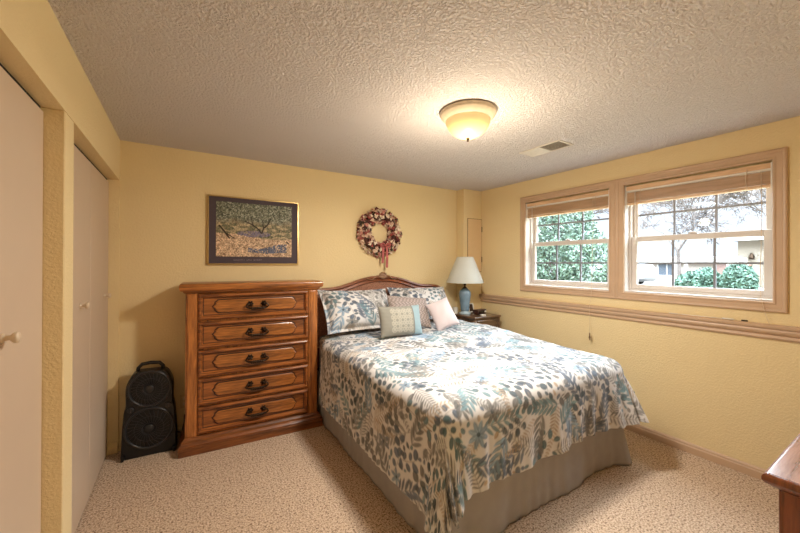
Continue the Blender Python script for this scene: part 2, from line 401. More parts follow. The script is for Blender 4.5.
# ------------------------------------------------------------------ panel in the corner, outlet
root = empty('access_panel', (3.245, 3.33, 1.37)); tag(root, 'tall narrow cover painted wall yellow, on the boxed corner behind the lamp', 'wall panel')
MB().box(-.120, .120, -.010, 0, 0, .69, .003, 1).build('cover', plain('panel_paint', rgb(222, 194, 150), .6, var=.02), root)
MB().box(-.126, .126, -.003, 0, -.006, .696).build('shadow_gap_outline', plain('shadow_gap_paint', rgb(120, 88, 50), .8), root)  # darker outline behind the cover, coloured to stand in for a shadow gap
for z in (.16, .56): MB().tube([(.1225, -.012, z-.035), (.1225, -.012, z+.035)], .004, 8).build('hinge', M_BRONZE, root)
root = empty('wall_outlet', (.015, YB, .30)); tag(root, 'small cream wall outlet low on the wall between fan and chest', 'outlet')
MB().box(-.035, .035, -.007, 0, -.057, .057, .003, 2).build('cover_plate', plain('cream_plate', rgb(206, 180, 132), .5), root)
for z in (.023, -.023): MB().box(-.016, .016, -.009, -.006, z-.013, z+.013, .002, 1).build('socket', M_KNOB, root)

# ================================================================== CEILING LAMP
root = empty('ceiling_light', (1.526, 1.627, H)); tag(root, 'lit flush ceiling light with ribbed frosted glass dome and tan rim', 'ceiling light')
MB().lathe([(.165, 0), (.176, -.006), (.177, -.018), (.170, -.030), (.160, -.040), (.150, -.052), (.138, -.058), (.128, -.055), (.10, -.045)], n=48).build('rim', M_BULB, root, auto=40)
L = []
for j in range(13):
    t_ = j/12; a = t_*PI/2; r_ = .136*math.cos(a)**.9 if j < 12 else .004; z_ = -.055-.112*math.sin(a)**1.15
    L.append([((r_*(1+.03*math.cos(i*PI)))*math.cos(2*PI*i/96), (r_*(1+.03*math.cos(i*PI)))*math.sin(2*PI*i/96), z_) for i in range(96)])
MB().loft(L).build('glass_dome', M_DOME, root, smooth=True)
MB().lathe([(.011, -.166), (.009, -.174), (.005, -.180), (.007, -.186), (.001, -.192)], n=12).build('finial', M_BRONZE, root, smooth=True)
ld = bpy.data.lights.new('lamp_light', 'AREA'); ld.shape = 'DISK'; ld.size = .24; ld.energy = LAMP_DOWN; ld.color = (1, .945, .88)
lo = bpy.data.objects.new('lamp_light', ld); COL.objects.link(lo); lo.parent = root; lo.location = (0, 0, -.21)
ld = bpy.data.lights.new('lamp_glow', 'POINT'); ld.shadow_soft_size = .05; ld.energy = LAMP_GLOW; ld.color = (1, .83, .60)
lo = bpy.data.objects.new('lamp_glow', ld); COL.objects.link(lo); lo.parent = root; lo.location = (0, 0, -.44)

# ceiling register
root = empty('ceiling_vent', (2.56, 1.80, H)); tag(root, 'rectangular metal ceiling vent with louvres, half of it dark', 'vent')
m = MB(); a, b_ = .098, .192
m.box(-a, a, -b_, -b_+.016, -.006, 0); m.box(-a, a, b_-.016, b_, -.006, 0); m.box(-a, -a+.014, -b_+.016, b_-.016, -.006, 0); m.box(a-.014, a, -b_+.016, b_-.016, -.006, 0)
m.box(-a+.014, a-.014, -.004, .004, -.006, 0)
M_VENT = plain('vent_enamel', rgb(205, 196, 184), .5)
m.build('frame', M_VENT, root)
MB().box(-a+.012, a-.012, -b_+.014, b_-.014, -.0016, -.0002).build('duct_opening', M_DARK, root)
m = MB()
for i in range(15):
    y = .012+i*.0118
    m.loft([[(q, y-.006, -.0020), (q, y+.007, -.0062), (q, y+.007, -.0070), (q, y-.006, -.0028)] for q in (-a+.014, a-.014)])
for i in range(12):
    y = -.172+i*.0146
    m.box(-a+.014, a-.014, y-.0008, y+.0008, -.0062, -.002)
m.build('louvres', M_VENT, root)

# ================================================================== FABRIC PRINT
def canvas(w, h, px, seed, base=(208, 207, 206), density=1.0):
    density *= 1
    rs = np.random.RandomState(seed); W_, H_ = int(w/px), int(h/px)
    C = np.zeros((H_, W_, 3), np.float32); C[:] = np.array(rgb(*base)[:3])
    yy, xx = np.mgrid[0:H_, 0:W_].astype(np.float32); yy *= px; xx *= px
    teal, dark, grey, tan, blue, slate, stemc = [np.array(rgb(*c)[:3]) for c in [(98, 126, 134), (66, 80, 88), (120, 120, 118), (166, 148, 126), (116, 140, 160), (86, 98, 114), (112, 106, 98)]]
    def leaf(cx, cy, ang, L, Wd, col, al=.9, pw=1.0, vein=True):
        R = L*.55+px*2
        i0, i1 = max(0, int((cy-R)/px)), min(H_, int((cy+R)/px)+1); j0, j1 = max(0, int((cx-R)/px)), min(W_, int((cx+R)/px)+1)
        if i1 <= i0 or j1 <= j0: return
        X = xx[i0:i1, j0:j1]-cx; Y = yy[i0:i1, j0:j1]-cy; c, s = math.cos(ang), math.sin(ang)
        u = (X*c+Y*s)/(L/2); v_ = (-X*s+Y*c)/(Wd/2)
        prof = np.clip(1-u*u, 0, 1)**pw
        e = np.clip((prof-np.abs(v_))*Wd/2/px+.5, 0, 1)*(np.abs(u) < 1)
        sh = 1+.28*v_*.6+.1*rs.randn()
        m_ = (e*al)[..., None]
        cc = col[None, None, :]*np.clip(sh, .6, 1.5)[..., None]
        if vein: cc = np.where((np.abs(v_)*Wd/2 < px*.5)[..., None], cc*1.35, cc)
        C[i0:i1, j0:j1] = C[i0:i1, j0:j1]*(1-m_)+cc*m_
    def stem(pts, col, wd):
        for (x0, y0), (x1, y1) in zip(pts, pts[1:]):
            leaf((x0+x1)/2, (y0+y1)/2, math.atan2(y1-y0, x1-x0), math.hypot(x1-x0, y1-y0)*1.15, wd, col, .8, .2, False)
    def curve(x, y, a, L, bend, n=12):
        P = [(x, y)]
        for i in range(n):
            a += bend/n; x += math.cos(a)*L/n; y += math.sin(a)*L/n; P.append((x, y))
        return P
    def frond(x, y, a, L, col):
        P = curve(x, y, a, L, rs.uniform(-.9, .9), 15); stem(P, col, .004)
        for i in range(1, len(P)):
            t = i/len(P); d = math.atan2(P[i][1]-P[i-1][1], P[i][0]-P[i-1][0]); l = .085*(1-t*.8)*math.sin(min(1, t*4+.3)*PI/2)*L/.42
            for s in (-1, 1):
                q = d+s*1.05; leaf(P[i][0]+math.cos(q)*l/2, P[i][1]+math.sin(q)*l/2, q, l, .0105, col*rs.uniform(.8, 1.15), .85, .8, False)
    def spray(x, y, a, L, col):
        P = curve(x, y, a, L, rs.uniform(-.6, .6), 6); stem(P, col*.8, .004)
        for i in range(1, len(P)):
            d = math.atan2(P[i][1]-P[i-1][1], P[i][0]-P[i-1][0]); l = .105*(1-.45*i/len(P))
            for s in (-1, 1):
                q = d+s*.62; leaf(P[i][0]+math.cos(q)*l/2, P[i][1]+math.sin(q)*l/2, q, l, .022, col*rs.uniform(.75, 1.25), .9, .9)
    def euca(x, y, a, L, col):
        P = curve(x, y, a, L, rs.uniform(-1, 1), 7); stem(P, stemc, .004)
        for i in range(1, len(P)):
            d = math.atan2(P[i][1]-P[i-1][1], P[i][0]-P[i-1][0])
            s = 1 if i % 2 else -1; q = d+s*1.0; l = rs.uniform(.042, .062)
            leaf(P[i][0]+math.cos(q)*.033, P[i][1]+math.sin(q)*.033, q, l, l*.72, col*rs.uniform(.65, 1.2), .92, .55)
    def flower(x, y, R, col):
        n = rs.randint(6, 9); a0 = rs.rand()*6
        for i in range(n):
            q = a0+2*PI*i/n; leaf(x+math.cos(q)*R*.55, y+math.sin(q)*R*.55, q, R, R*.42, col*rs.uniform(.75, 1.2), .85, .6)
        leaf(x, y, 0, R*.35, R*.35, dark, .9, .5, False)
    cell = .092; ny, nx_ = int(h/cell)+1, int(w/cell)+1
    spots = [((j+rs.uniform(-.1, 1.1))*cell, (i+rs.uniform(-.1, 1.1))*cell) for i in range(ny) for j in range(nx_)]
    rs.shuffle(spots)
    base_l = np.array(rgb(*base)[:3]).sum()
    def free(x, y, r, thr=.6):
        i0, i1 = max(0, int((y-r)/px)), int((y+r)/px)+1; j0, j1 = max(0, int((x-r)/px)), int((x+r)/px)+1
        q = C[i0:i1, j0:j1]
        return q.size > 0 and (np.abs(q.sum(-1)-base_l) < .06).mean() > thr
    for k, (x, y) in enumerate(spots):
        if not free(x, y, .045): continue
        a = rs.rand()*6.28; x -= math.cos(a)*.09; y -= math.sin(a)*.09; t = rs.rand()
        if t < .26: frond(x, y, a, rs.uniform(.24, .40), [tan, grey, grey*1.1, grey*.8][rs.randint(4)])
        elif t < .60: spray(x, y, a, rs.uniform(.18, .30), [teal, slate, blue, grey, grey*.75][rs.randint(5)])
        elif t < .86: euca(x, y, a, rs.uniform(.18, .30), [dark, teal*.8, slate, grey*.8][rs.randint(4)])
        else: flower(x+math.cos(a)*.09, y+math.sin(a)*.09, rs.uniform(.05, .07), [slate, blue, grey*.9][rs.randint(3)])
    c2 = .036
    for i in range(int(h/c2)+1):
        for j in range(int(w/c2)+1):
            x, y = (j+rs.rand())*c2, (i+rs.rand())*c2
            if free(x, y, .017, .8) and rs.rand() < .85:
                l = rs.uniform(.026, .048); leaf(x, y, rs.rand()*6.28, l, l*rs.uniform(.4, .75), [dark, teal*.8, tan, slate, grey, teal][rs.randint(6)], .9, .6)
    return C
def sample(C, px, x, y):
    i = np.clip((y/px), 0, C.shape[0]-1.01); j = np.clip((x/px), 0, C.shape[1]-1.01)
    i0 = i.astype(int); j0 = j.astype(int); a = (i-i0)[..., None]; b_ = (j-j0)[..., None]
    return (C[i0, j0]*(1-a)*(1-b_)+C[i0+1, j0]*a*(1-b_)+C[i0, j0+1]*(1-a)*b_+C[i0+1, j0+1]*a*b_)
def grid_obj(name, P, mat, parent=None, cols=None, solid=0):
    n, k = P.shape[:2]
    idx = np.arange(n*k).reshape(n, k)
    q = np.stack([idx[:-1, :-1], idx[:-1, 1:], idx[1:, 1:], idx[1:, :-1]], -1).reshape(-1, 4)
    me = bpy.data.meshes.new(name); me.vertices.add(n*k); me.vertices.foreach_set('co', P.reshape(-1, 3).astype(np.float32).ravel())
    me.loops.add(len(q)*4); me.loops.foreach_set('vertex_index', q.astype(np.int32).ravel())
    me.polygons.add(len(q)); me.polygons.foreach_set('loop_start', np.arange(0, len(q)*4, 4, dtype=np.int32))
    me.update(calc_edges=True)
    o = fin(name, me, mat, parent, True, None if cols is None else cols.reshape(-1, 3))
    if solid:
        md = o.modifiers.new('thickness', 'SOLIDIFY'); md.thickness = solid; md.offset = -1
    return o
def vnoise(x, y, seed, n=6, f0=3.0):
    rs = np.random.RandomState(seed); o = np.zeros_like(x)
    for i in range(n):
        a = rs.rand()*6.28; f = f0*rs.uniform(.6, 2.2); o += np.sin((x*math.cos(a)+y*math.sin(a))*f+rs.rand()*6.28)/n
    return o

# ================================================================== BED
BX0, BX1, BY0, BY1 = 1.10, 2.735, 1.315, 3.30
root = empty('bed', (1.92, 2.33, 0)); tag(root, 'queen bed with arched carved headboard of brown wood and woven cane', 'bed'); off = Vector(root.location)
def bpart(mb, name, mat, parent=None, **kw):
    o = mb.build(name, mat, parent or root, **kw)
    if parent is None: o.location = -off
    return o
bpart(MB().box(BX0+.045, BX1-.045, BY0+.045, 3.33, .44, .735, .05, 3), 'mattress', M_MATT, smooth=True)
bpart(MB().box(BX0+.04, BX1-.04, BY0+.04, 3.32, .17, .438, .02, 2), 'box_spring', M_MATT)
for x in (BX0+.12, BX1-.12):
    for y in (BY0+.15, 3.2): bpart(MB().lathe([(.02, 0), (.022, .02), (.03, .169)], (x, y, 0), 12), 'leg', M_DARK)
# headboard outline
hx = 1.876
half = [(0, 1.338), (.06, 1.337), (.13, 1.332), (.20, 1.320), (.30, 1.296), (.40, 1.264), (.50, 1.238), (.60, 1.226), (.70, 1.222), (.77, 1.214), (.83, 1.19), (.87, 1.15), (.90, 1.09), (.912, 1.0), (.915, .8), (.915, .05)]
def smooth_curve(P, n=5):
    out = []
    for i in range(len(P)-1):
        p0, p1, p2, p3 = [np.array(P[max(0, min(len(P)-1, j))]) for j in (i-1, i, i+1, i+2)]
        for k in range(n):
            t = k/n; out.append(tuple(.5*((2*p1)+(-p0+p2)*t+(2*p0-5*p1+4*p2-p3)*t*t+(-p0+3*p1-3*p2+p3)*t**3)))
    out.append(tuple(P[-1])); return out
hc = smooth_curve(half, 4)
outl = [(hx-a, z) for a, z in reversed(hc)]+[(hx+a, z) for a, z in hc[1:]]
def inset(P, d):
    out = []
    for i, (x, z) in enumerate(P):
        a = P[max(0, i-1)]; b_ = P[min(len(P)-1, i+1)]; tx, tz = b_[0]-a[0], b_[1]-a[1]; l = math.hypot(tx, tz) or 1
        out.append((x+tz/l*d, z-tx/l*d))
    return out
m = MB()
ins = [(0, 3.40), (0, 3.365), (.006, 3.355), (.020, 3.352), (.030, 3.362), (.036, 3.372), (.058, 3.362), (.066, 3.372), (.068, 3.385)]
L = [[(x, y, z) for x, z in inset(outl, d)] for d, y in ins]
m.loft(L, False, False, closed=False)
m.box(hx-.85, hx+.85, 3.375, 3.40, .35, .62)
for s in (-1, 1): m.box(hx+s*.88-.035, hx+s*.88+.035, 3.365, 3.405, 0, .9, .004, 1)
hb = bpart(m, 'headboard', M_CHERRY, auto=35)
pin = inset(outl, .055); pc = [p for p in pin if p[1] > .55]
m = MB(); m.loft([[(x, 3.383, z) for x, z in pc], [(x, 3.398, z) for x, z in pc]])
c = m.build('cane_panel', M_CANE, hb)
m = MB()                       # carved shell crest
for i in range(-4, 5):
    a = i*.33; l = .05+.012*math.cos(a)
    m.tube([(hx+math.sin(a)*.008, 3.350, 1.318), (hx+math.sin(a)*l*.6, 3.338, 1.318+math.cos(a)*l*.55), (hx+math.sin(a)*l*1.1, 3.350, 1.318+math.cos(a)*l)], [.006, .012, .007], 8)
m.ball((hx, 3.346, 1.316), .02, 12, (1.2, .8, .9))
for s in (-1, 1):
    P = [(hx+s*(.05+.012*k), 3.348, 1.335-.004*k+.010*math.sin(k*.7)) for k in range(12)]
    m.tube(P, [.010-.0006*k for k in range(12)], 8)
    m.ball((hx+s*.19, 3.348, 1.306), .009, 8)
m.build('carved_crest', wood('crest_wood', rgb(96, 66, 44), rgb(150, 112, 78), 'X'), hb, smooth=True)

# ---- skirt
def skirt():
    P = []; R = .03
    x0, x1, y0, y1 = BX0-.005, BX1+.055, BY0+.012, 3.30
    for t in np.linspace(0, 1, 150): P.append((x0, y1+(y0+R-y1)*t, -1, 0))
    for t in np.linspace(0, 1, 9)[1:]: a = PI+t*PI/2; P.append((x0+R+R*math.cos(a), y0+R+R*math.sin(a), math.cos(a), math.sin(a)))
    for t in np.linspace(0, 1, 150)[1:]: P.append((x0+R+(x1-x0-2*R)*t, y0, 0, -1))
    for t in np.linspace(0, 1, 9)[1:]: a = -PI/2+t*PI/2; P.append((x1-R+R*math.cos(a), y0+R+R*math.sin(a), math.cos(a), math.sin(a)))
    for t in np.linspace(0, 1, 150)[1:]: P.append((x1, y0+R+(y1-y0-R)*t, 1, 0))
    P = np.array(P); s = np.concatenate([[0], np.cumsum(np.hypot(np.diff(P[:, 0]), np.diff(P[:, 1])))])
    Z = np.linspace(.45, .006, 26); G = np.zeros((len(Z), len(P), 3))
    fold = .5*np.sin(s*9+.6*np.sin(s*5))+.35*np.sin(s*17+1.3*np.sin(s*3.1))+.5*np.exp(-((s-3.02)/.05)**2)*0
    # flared pleats near the corners
    cl = y1-y0; cr2 = cl+(x1-x0)
    pleat = 1.9*np.exp(-((s-(cr2-.02))/.07)**2)+1.0*np.exp(-((s-cl)/.07)**2)
    for i, z in enumerate(Z):
        k = (1-(z/.45))
        side = np.where(P[:, 2] < -.5, .012, .022)
        d = k*(.008+side*fold)+k**1.3*.04*pleat+.004*np.sin(s*55+3*np.sin(s*7))*k
        G[i, :, 0] = P[:, 0]+P[:, 2]*d; G[i, :, 1] = P[:, 1]+P[:, 3]*d; G[i, :, 2] = z
    far = G[:, :, 1] > 2.7; G[:, :, 0] = np.where(far & (G[:, :, 0] > 2.5), np.minimum(G[:, :, 0], 2.775), G[:, :, 0])
    return G
o = grid_obj('bed_skirt', skirt(), M_SKIRT, None, None, .003); tag(o, 'plain taupe bed skirt hanging to the carpet under the leafy comforter', 'bed skirt')

# ---- comforter
def comforter():
    R = .105; px = .0052
    ax0, ax1, ay0 = BX0+.060, BX1-.020, BY0+.065
    Ll, Lf, Lr = .61, .49, .44
    us = np.arange(ax0-Ll, ax1+Lr, px); vs_ = np.arange(ay0-Lf, 3.20, px)
    U, V = np.meshgrid(us, vs_)
    ox = np.where(U < ax0, U-ax0, np.where(U > ax1, U-ax1, 0)); oy = np.where(V < ay0, V-ay0, 0)
    # hem waviness along the border
    L = np.where(ox > 0, (np.abs(ox)**5+np.abs(oy)**5)**.2, np.hypot(ox, oy)); Lh = np.maximum(np.hypot(ox, oy), 1e-6); dx = ox/Lh; dy = oy/Lh
    arc = R*PI/2; th = np.minimum(L, arc)/R; rest = np.maximum(L-arc, 0)
    corner = np.clip(np.minimum(np.abs(ox), np.abs(oy))/.18, 0, 1)
    flare = .07+.10*corner+.22*np.clip((U-ax1+.3)/.3, 0, 1)*np.clip((1.9-V)/.5, 0, 1)
    hor = R*np.sin(th)+rest*flare; ver = R*(1-np.cos(th))+rest*(1-.5*flare**2)
    # folds running down the drapes
    along = np.where(np.abs(oy) > np.abs(ox), U, V*1.1+2)
    ang = np.arctan2(np.abs(oy), np.abs(ox)+1e-6)
    along = along+ang*corner*.25
    w = np.clip(rest/.3, 0, 1.2)
    isx = (np.abs(ox) > np.abs(oy))&(ox < 0)
    fold = np.where(isx, .12, 1)*(.012*np.sin(along*13+1.9*np.sin(along*4))+.010*np.sin(along*34+3*np.sin(along*5.3)))+.003*np.sin(along*75+4*np.sin(along*9))
    hor = hor+w*fold*(1+1.2*corner)
    cx = np.clip(U, ax0, ax1); cy = np.maximum(V, ay0)
    ssx = np.clip((cx-ax0)/(ax1-ax0), 0, 1); t = np.clip((cy-1.5)/1.2, 0, 1); t = t*t*(3-2*t)
    top = .772+.055*t*(.25+.75*ssx)-.012*np.exp(-((ssx-.5)/.6)**2)*0
    puff = .007*vnoise(cx, cy, 3, 8, 14)+.004*vnoise(cx, cy, 5, 8, 34)+.010*vnoise(cx, cy, 11, 5, 6)
    # gathered folds around the cushions at the head
    puff += .012*np.clip((cy-2.55)/.4, 0, 1)*vnoise(cx*.4, cy*2.0, 9, 6, 22)
    seam = np.abs(cy-1.62); puff -= .006*np.exp(-(seam/.012)**2)
    X = cx+dx*hor; Y = cy+dy*hor; Z = top-ver+puff*np.clip(1-rest/.1, .3, 1)
    Z = np.maximum(Z, .02)
    X = np.where((Y > 2.70) & (X > 2.5), np.minimum(X, 2.788), X)
    tt = np.clip((Y-2.93)/.11, 0, 1); X = np.maximum(X, .9+.20*tt)
    C = canvas(us[-1]-us[0]+.02, vs_[-1]-vs_[0]+.02, .004, 21)
    cols = sample(C, .004, U-us[0], V-vs_[0])
    return np.stack([X, Y, Z], -1), cols
P, c = comforter()
o = grid_obj('comforter', P, M_PATT, None, c, .014); tag(o, 'white comforter printed with teal and grey leaves draped over the bed', 'comforter')

# ---- pillows
def pillow(name, w, h, t, loc, rot, colf, label, flange=0, mat=None, n=90, group=None, puff=0.5, seed=1, extra=None):
    u = np.linspace(-1, 1, n); U, V = np.meshgrid(u, u)
    fu, fv = 1-flange/(w/2), 1-flange/(h/2)
    a = np.clip(1-(np.abs(U)/fu)**2.4, 0, 1); b_ = np.clip(1-(np.abs(V)/fv)**2.4, 0, 1)
    th = t/2*(a*b_)**puff*(1+.10*vnoise(U, V, seed, 6, 4))+.003
    X = w/2*U*(1-.055*(1-V**2)); Z = h/2*V*(1-.07*(1-U**2))
    wr = .004*vnoise(U, V, seed+4, 8, 12)*(1-(a*b_))
    Z2 = Z+h/2; 
    front = np.stack([X, -th+wr, Z2], -1); back = np.stack([X, th+wr, Z2], -1)
    P = np.concatenate([front.reshape(-1, 3), back.reshape(-1, 3)])
    idx = np.arange(n*n).reshape(n, n)
    q = np.stack([idx[:-1, :-1], idx[:-1, 1:], idx[1:, 1:], idx[1:, :-1]], -1).reshape(-1, 4)
    q2 = q[:, ::-1]+n*n
    ed = []
    bnd = list(idx[0, :])+list(idx[1:, -1])+list(idx[-1, -2::-1])+list(idx[-2:0:-1, 0])
    for i in range(len(bnd)):
        a_, c_ = bnd[i], bnd[(i+1) % len(bnd)]; ed.append((c_, a_, a_+n*n, c_+n*n))
    faces = [tuple(map(int, f)) for f in q]+[tuple(map(int, f)) for f in q2]+[tuple(map(int, f)) for f in ed]
    cols = None
    if colf is not None:
        cc = colf((U+1)/2*w, (V+1)/2*h); cols = np.concatenate([cc.reshape(-1, 3)]*2)
    o = mesh_obj(name, P, faces, mat or M_PATT, None, True, cols)
    o.location = loc; o.rotation_euler = rot
    tag(o, label, 'pillow' if 'sham' in label else 'cushion', group); return o
CP = canvas(1.6, .7, .004, 5)
D = math.radians
pillow('pillow', .77, .47, .23, (1.49, 3.0, .825), (D(-36), D(1), D(2)), lambda x, y: sample(CP, .004, x, y), 'leaf-printed pillow sham on the chest side of the bed', .03, n=150, group='leafy pillow shams', puff=.42, seed=2)
pillow('pillow', .76, .44, .21, (2.26, 3.02, .855), (D(-38), D(1), D(-4)), lambda x, y: sample(CP, .004, x+.8, y+.1), 'leaf-printed pillow sham on the lamp side of the bed', .03, n=150, group='leafy pillow shams', puff=.42, seed=8)
gA, gB, gC, gD = [np.array(rgb(*c)[:3]) for c in [(134, 132, 122), (160, 157, 144), (140, 162, 168), (104, 104, 98)]]
def tealc(x, y):
    c = np.zeros(x.shape+(3,)); c[:] = gA
    s = np.sin(y*900)*.04+1; c *= s[..., None]
    inr = (x > .09) & (x < .318) & (y > .025) & (y < .255)
    u = ((x-.09) % .057)/.057-.5; v_ = ((y-.025) % .0575)/.0575-.5
    petal = (np.abs(np.hypot(np.abs(u)-.25, v_)-.24) < .10) | (np.abs(np.hypot(u, np.abs(v_)-.25)-.24) < .09)
    c = np.where((inr & petal)[..., None], gB, c)
    c = np.where(((x > .335))[..., None], gC, c); c = np.where(((x > .328) & (x < .336))[..., None], gD, c)
    return c
pillow('throw_pillow', .435, .28, .13, (1.69, 2.65, .815), (D(-16), D(1), D(-3)), tealc, 'oblong grey cushion with a ring pattern and pale teal end band', 0, n=110, seed=3)
def greyc(x, y):
    a = np.array(rgb(138, 126, 120)[:3]); b_ = np.array(rgb(170, 158, 153)[:3])
    u = np.sin(x*160+2*np.sin(y*70)); v_ = np.sin(y*190); return np.where(((u*v_) > .1)[..., None], b_, a)
pillow('throw_pillow', .46, .33, .14, (1.92, 2.84, .845), (D(-30), D(6), D(-6)), greyc, 'mauve-grey patterned cushion behind the oblong teal-ended cushion', 0, n=90, seed=6)
pillow('throw_pillow', .24, .31, .13, (2.245, 2.655, .835), (D(-30), D(-19), D(-20)), lambda x, y: np.zeros(x.shape+(3,))+np.array(rgb(204, 192, 194)[:3]), 'small plain pale pink cushion leaning on the lamp-side sham', 0, n=60, seed=4)

# ================================================================== CHEST OF DRAWERS
root = empty('chest_of_drawers', (-.030, 3.098, 0), (0, 0, D(-3.0))); tag(root, 'tall oak chest of five drawers with dark bail handles', 'chest of drawers')
Wc = 1.115; BXA, BXB = .043, 1.066; FY = .030; BK = .300
MB().box(BXA, BXB, FY+.012, BK, .09, 1.262).build('carcass', M_OAKV, root)
for x0 in (BXA-.001, BXB-.079):      # pilasters with a grooved face
    m = MB(); m.box(x0, x0+.080, FY, FY+.02, .118, 1.240, .003, 1)
    m.box(x0+.012, x0+.066, FY-.006, FY+.004, .130, 1.228, .004, 2)
    m.build('pilaster', M_OAKV, root)
def frame_loop(x0, x1, y0, yb, z, d): return [(x0-d, y0-d, z), (x1+d, y0-d, z), (x1+d, yb, z), (x0-d, yb, z)]
tp = [(1.238, .0), (1.240, .010), (1.248, .016), (1.256, .018), (1.258, .030), (1.266, .038), (1.276, .042), (1.290, .043), (1.304, .041), (1.312, .036), (1.315, .028)]
MB().loft([frame_loop(BXA, BXB, FY, BK, z, d) for z, d in tp]).build('top', M_OAK, root, auto=50)
bp_ = [(.0, .040), (.006, .042), (.060, .042), (.063, .038), (.066, .039), (.076, .040), (.086, .030), (.092, .022), (.095, .023), (.108, .020), (.118, .010), (.124, .002)]
MB().loft([frame_loop(BXA, BXB, FY, BK, z, d) for z, d in bp_]).build('base', M_OAKD, root, auto=12)
def rect_xz(x0, x1, z0, z1, i, y): return [(x0+i, y, z0+i), (x1-i, y, z0+i), (x1-i, y, z1-i), (x0+i, y, z1-i)]
def bracket_panel(cx, cz, a, h, s, y):
    # long raised panel with pointed, notched ends; s shrinks it
    a_, h_ = a-s*1.2, h-s
    pts = [(-a_, 0), (-a_+.018, h_*.42), (-a_+.016, h_*.60), (-a_+.040, h_), (a_-.040, h_), (a_-.016, h_*.60), (a_-.018, h_*.42), (a_, 0),
           (a_-.018, -h_*.42), (a_-.016, -h_*.60), (a_-.040, -h_), (-a_+.040, -h_), (-a_+.016, -h_*.60), (-a_+.018, -h_*.42)]
    return [(cx+x, y, cz+z) for x, z in pts]
DX0, DX1 = BXA+.083, BXB-.083; Z0, DZ = .132, .2215
def drawer_mesh():
    m = MB(); x0, x1, z0, z1 = DX0, DX1, .008, DZ-.008
    st = [(0, FY+.018), (0, FY-.004), (.006, FY-.012), (.014, FY-.016), (.022, FY-.014), (.028, FY-.004), (.033, FY+.006), (.040, FY+.008)]
    LL = [rect_xz(x0, x1, z0, z1, i, y) for i, y in st]
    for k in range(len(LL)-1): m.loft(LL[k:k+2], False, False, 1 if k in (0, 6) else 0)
    m.loft([LL[-1], rect_xz(x0, x1, z0, z1, .0405, st[-1][1])], False, True)
    bmesh.ops.remove_doubles(m.bm, verts=m.bm.verts, dist=.0001)
    return m
def drawer_panel():
    m = MB(); cx, cz = (DX0+DX1)/2, DZ/2; a, h = (DX1-DX0)/2-.100, .053
    LL = [bracket_panel(cx, cz, a, h, s, y) for s, y in [(-.004, FY+.0075), (-.004, FY+.006), (.002, FY+.005), (.004, FY-.004), (.009, FY-.007), (.013, FY-.007)]]
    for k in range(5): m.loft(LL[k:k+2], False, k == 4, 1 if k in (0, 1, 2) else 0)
    bmesh.ops.remove_doubles(m.bm, verts=m.bm.verts, dist=.0001)
    return m
def handle_mesh():
    m = MB(); cx, cz = (DX0+DX1)/2, DZ/2
    for s in (-1, 1):
        m.lathe([(.019, 0), (.019, -.003), (.014, -.006), (.016, -.009), (.008, -.013), (.007, -.022), (.010, -.027), (.003, -.030)], (cx+s*.052, FY-.006, cz+.008), 14, 'Y')
        for q in range(6):
            a = q*PI/3; m.ball((cx+s*.052+.019*math.cos(a), FY-.009, cz+.008+.019*math.sin(a)), .008, 6)
        m.tube([(cx+s*.052, FY-.026, cz+.008), (cx+s*.080, FY-.028, cz+.004), (cx+s*.088, FY-.030, cz-.012), (cx+s*.070, FY-.032, cz-.024)], .007, 8)
    m.tube([(cx-.070, FY-.032, cz-.024), (cx-.03, FY-.034, cz-.028), (cx+.03, FY-.034, cz-.028), (cx+.070, FY-.032, cz-.024)], [.007, .010, .010, .007], 8)
    for q in range(-3, 4): m.ball((cx+q*.014, FY-.036, cz-.028), .0125, 8)
    return m
M_OAKG = wood('oak_drawer_frame', rgb(76, 36, 14), rgb(164, 98, 46), 'X')
M_GROOVE = wood('oak_dark_groove', rgb(44, 20, 10), rgb(84, 40, 18), 'X')  # darker tone for drawer sides and the grooves round the panels
proto = drawer_mesh().build('drawer', [M_OAKG, M_GROOVE], root, auto=25)
pp = drawer_panel().build('raised_panel', [M_OAK, M_GROOVE], proto, auto=20); ph = handle_mesh().build('handle', M_BRONZE, proto, smooth=True)
proto.location = (0, 0, Z0)
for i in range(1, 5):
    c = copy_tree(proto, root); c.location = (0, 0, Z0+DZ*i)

# ================================================================== FAN
root = empty('tower_fan', (-.218, 3.235, 0), (0, 0, D(-3))); tag(root, 'black floor fan with two stacked round grilles and a top handle', 'fan')
def fan_outline(s=1.0):
    P = [(.174, 0), (.176, .03), (.170, .20), (.160, .34), (.148, .40), (.150, .50), (.140, .565), (.112, .622), (.086, .642)]
    P = smooth_curve(P, 3); return [(x*s, z) for x, z in P]+[(-x*s, z) for x, z in reversed(P)]
m = MB(); O = fan_outline()
m.loft([[(x*.96, .03, z*.995+.002) for x, z in O], [(x, .042, z) for x, z in O], [(x, .14, z) for x, z in O], [(x*.9, .17, z*.97+.005) for x, z in O]])
m.box(-.172, -.150, .0, .20, 0, .045, .008, 2); m.box(.150, .172, .0, .20, 0, .045, .008, 2)
m.build('housing', M_FAN, root, auto=35)
m = MB(); m.tube([(-.085, .09, .61), (-.078, .09, .665), (-.055, .09, .690), (0, .09, .696), (.055, .09, .690), (.078, .09, .665), (.085, .09, .61)], .013, 10)
m.build('carry_handle', M_FAN, root, smooth=True)
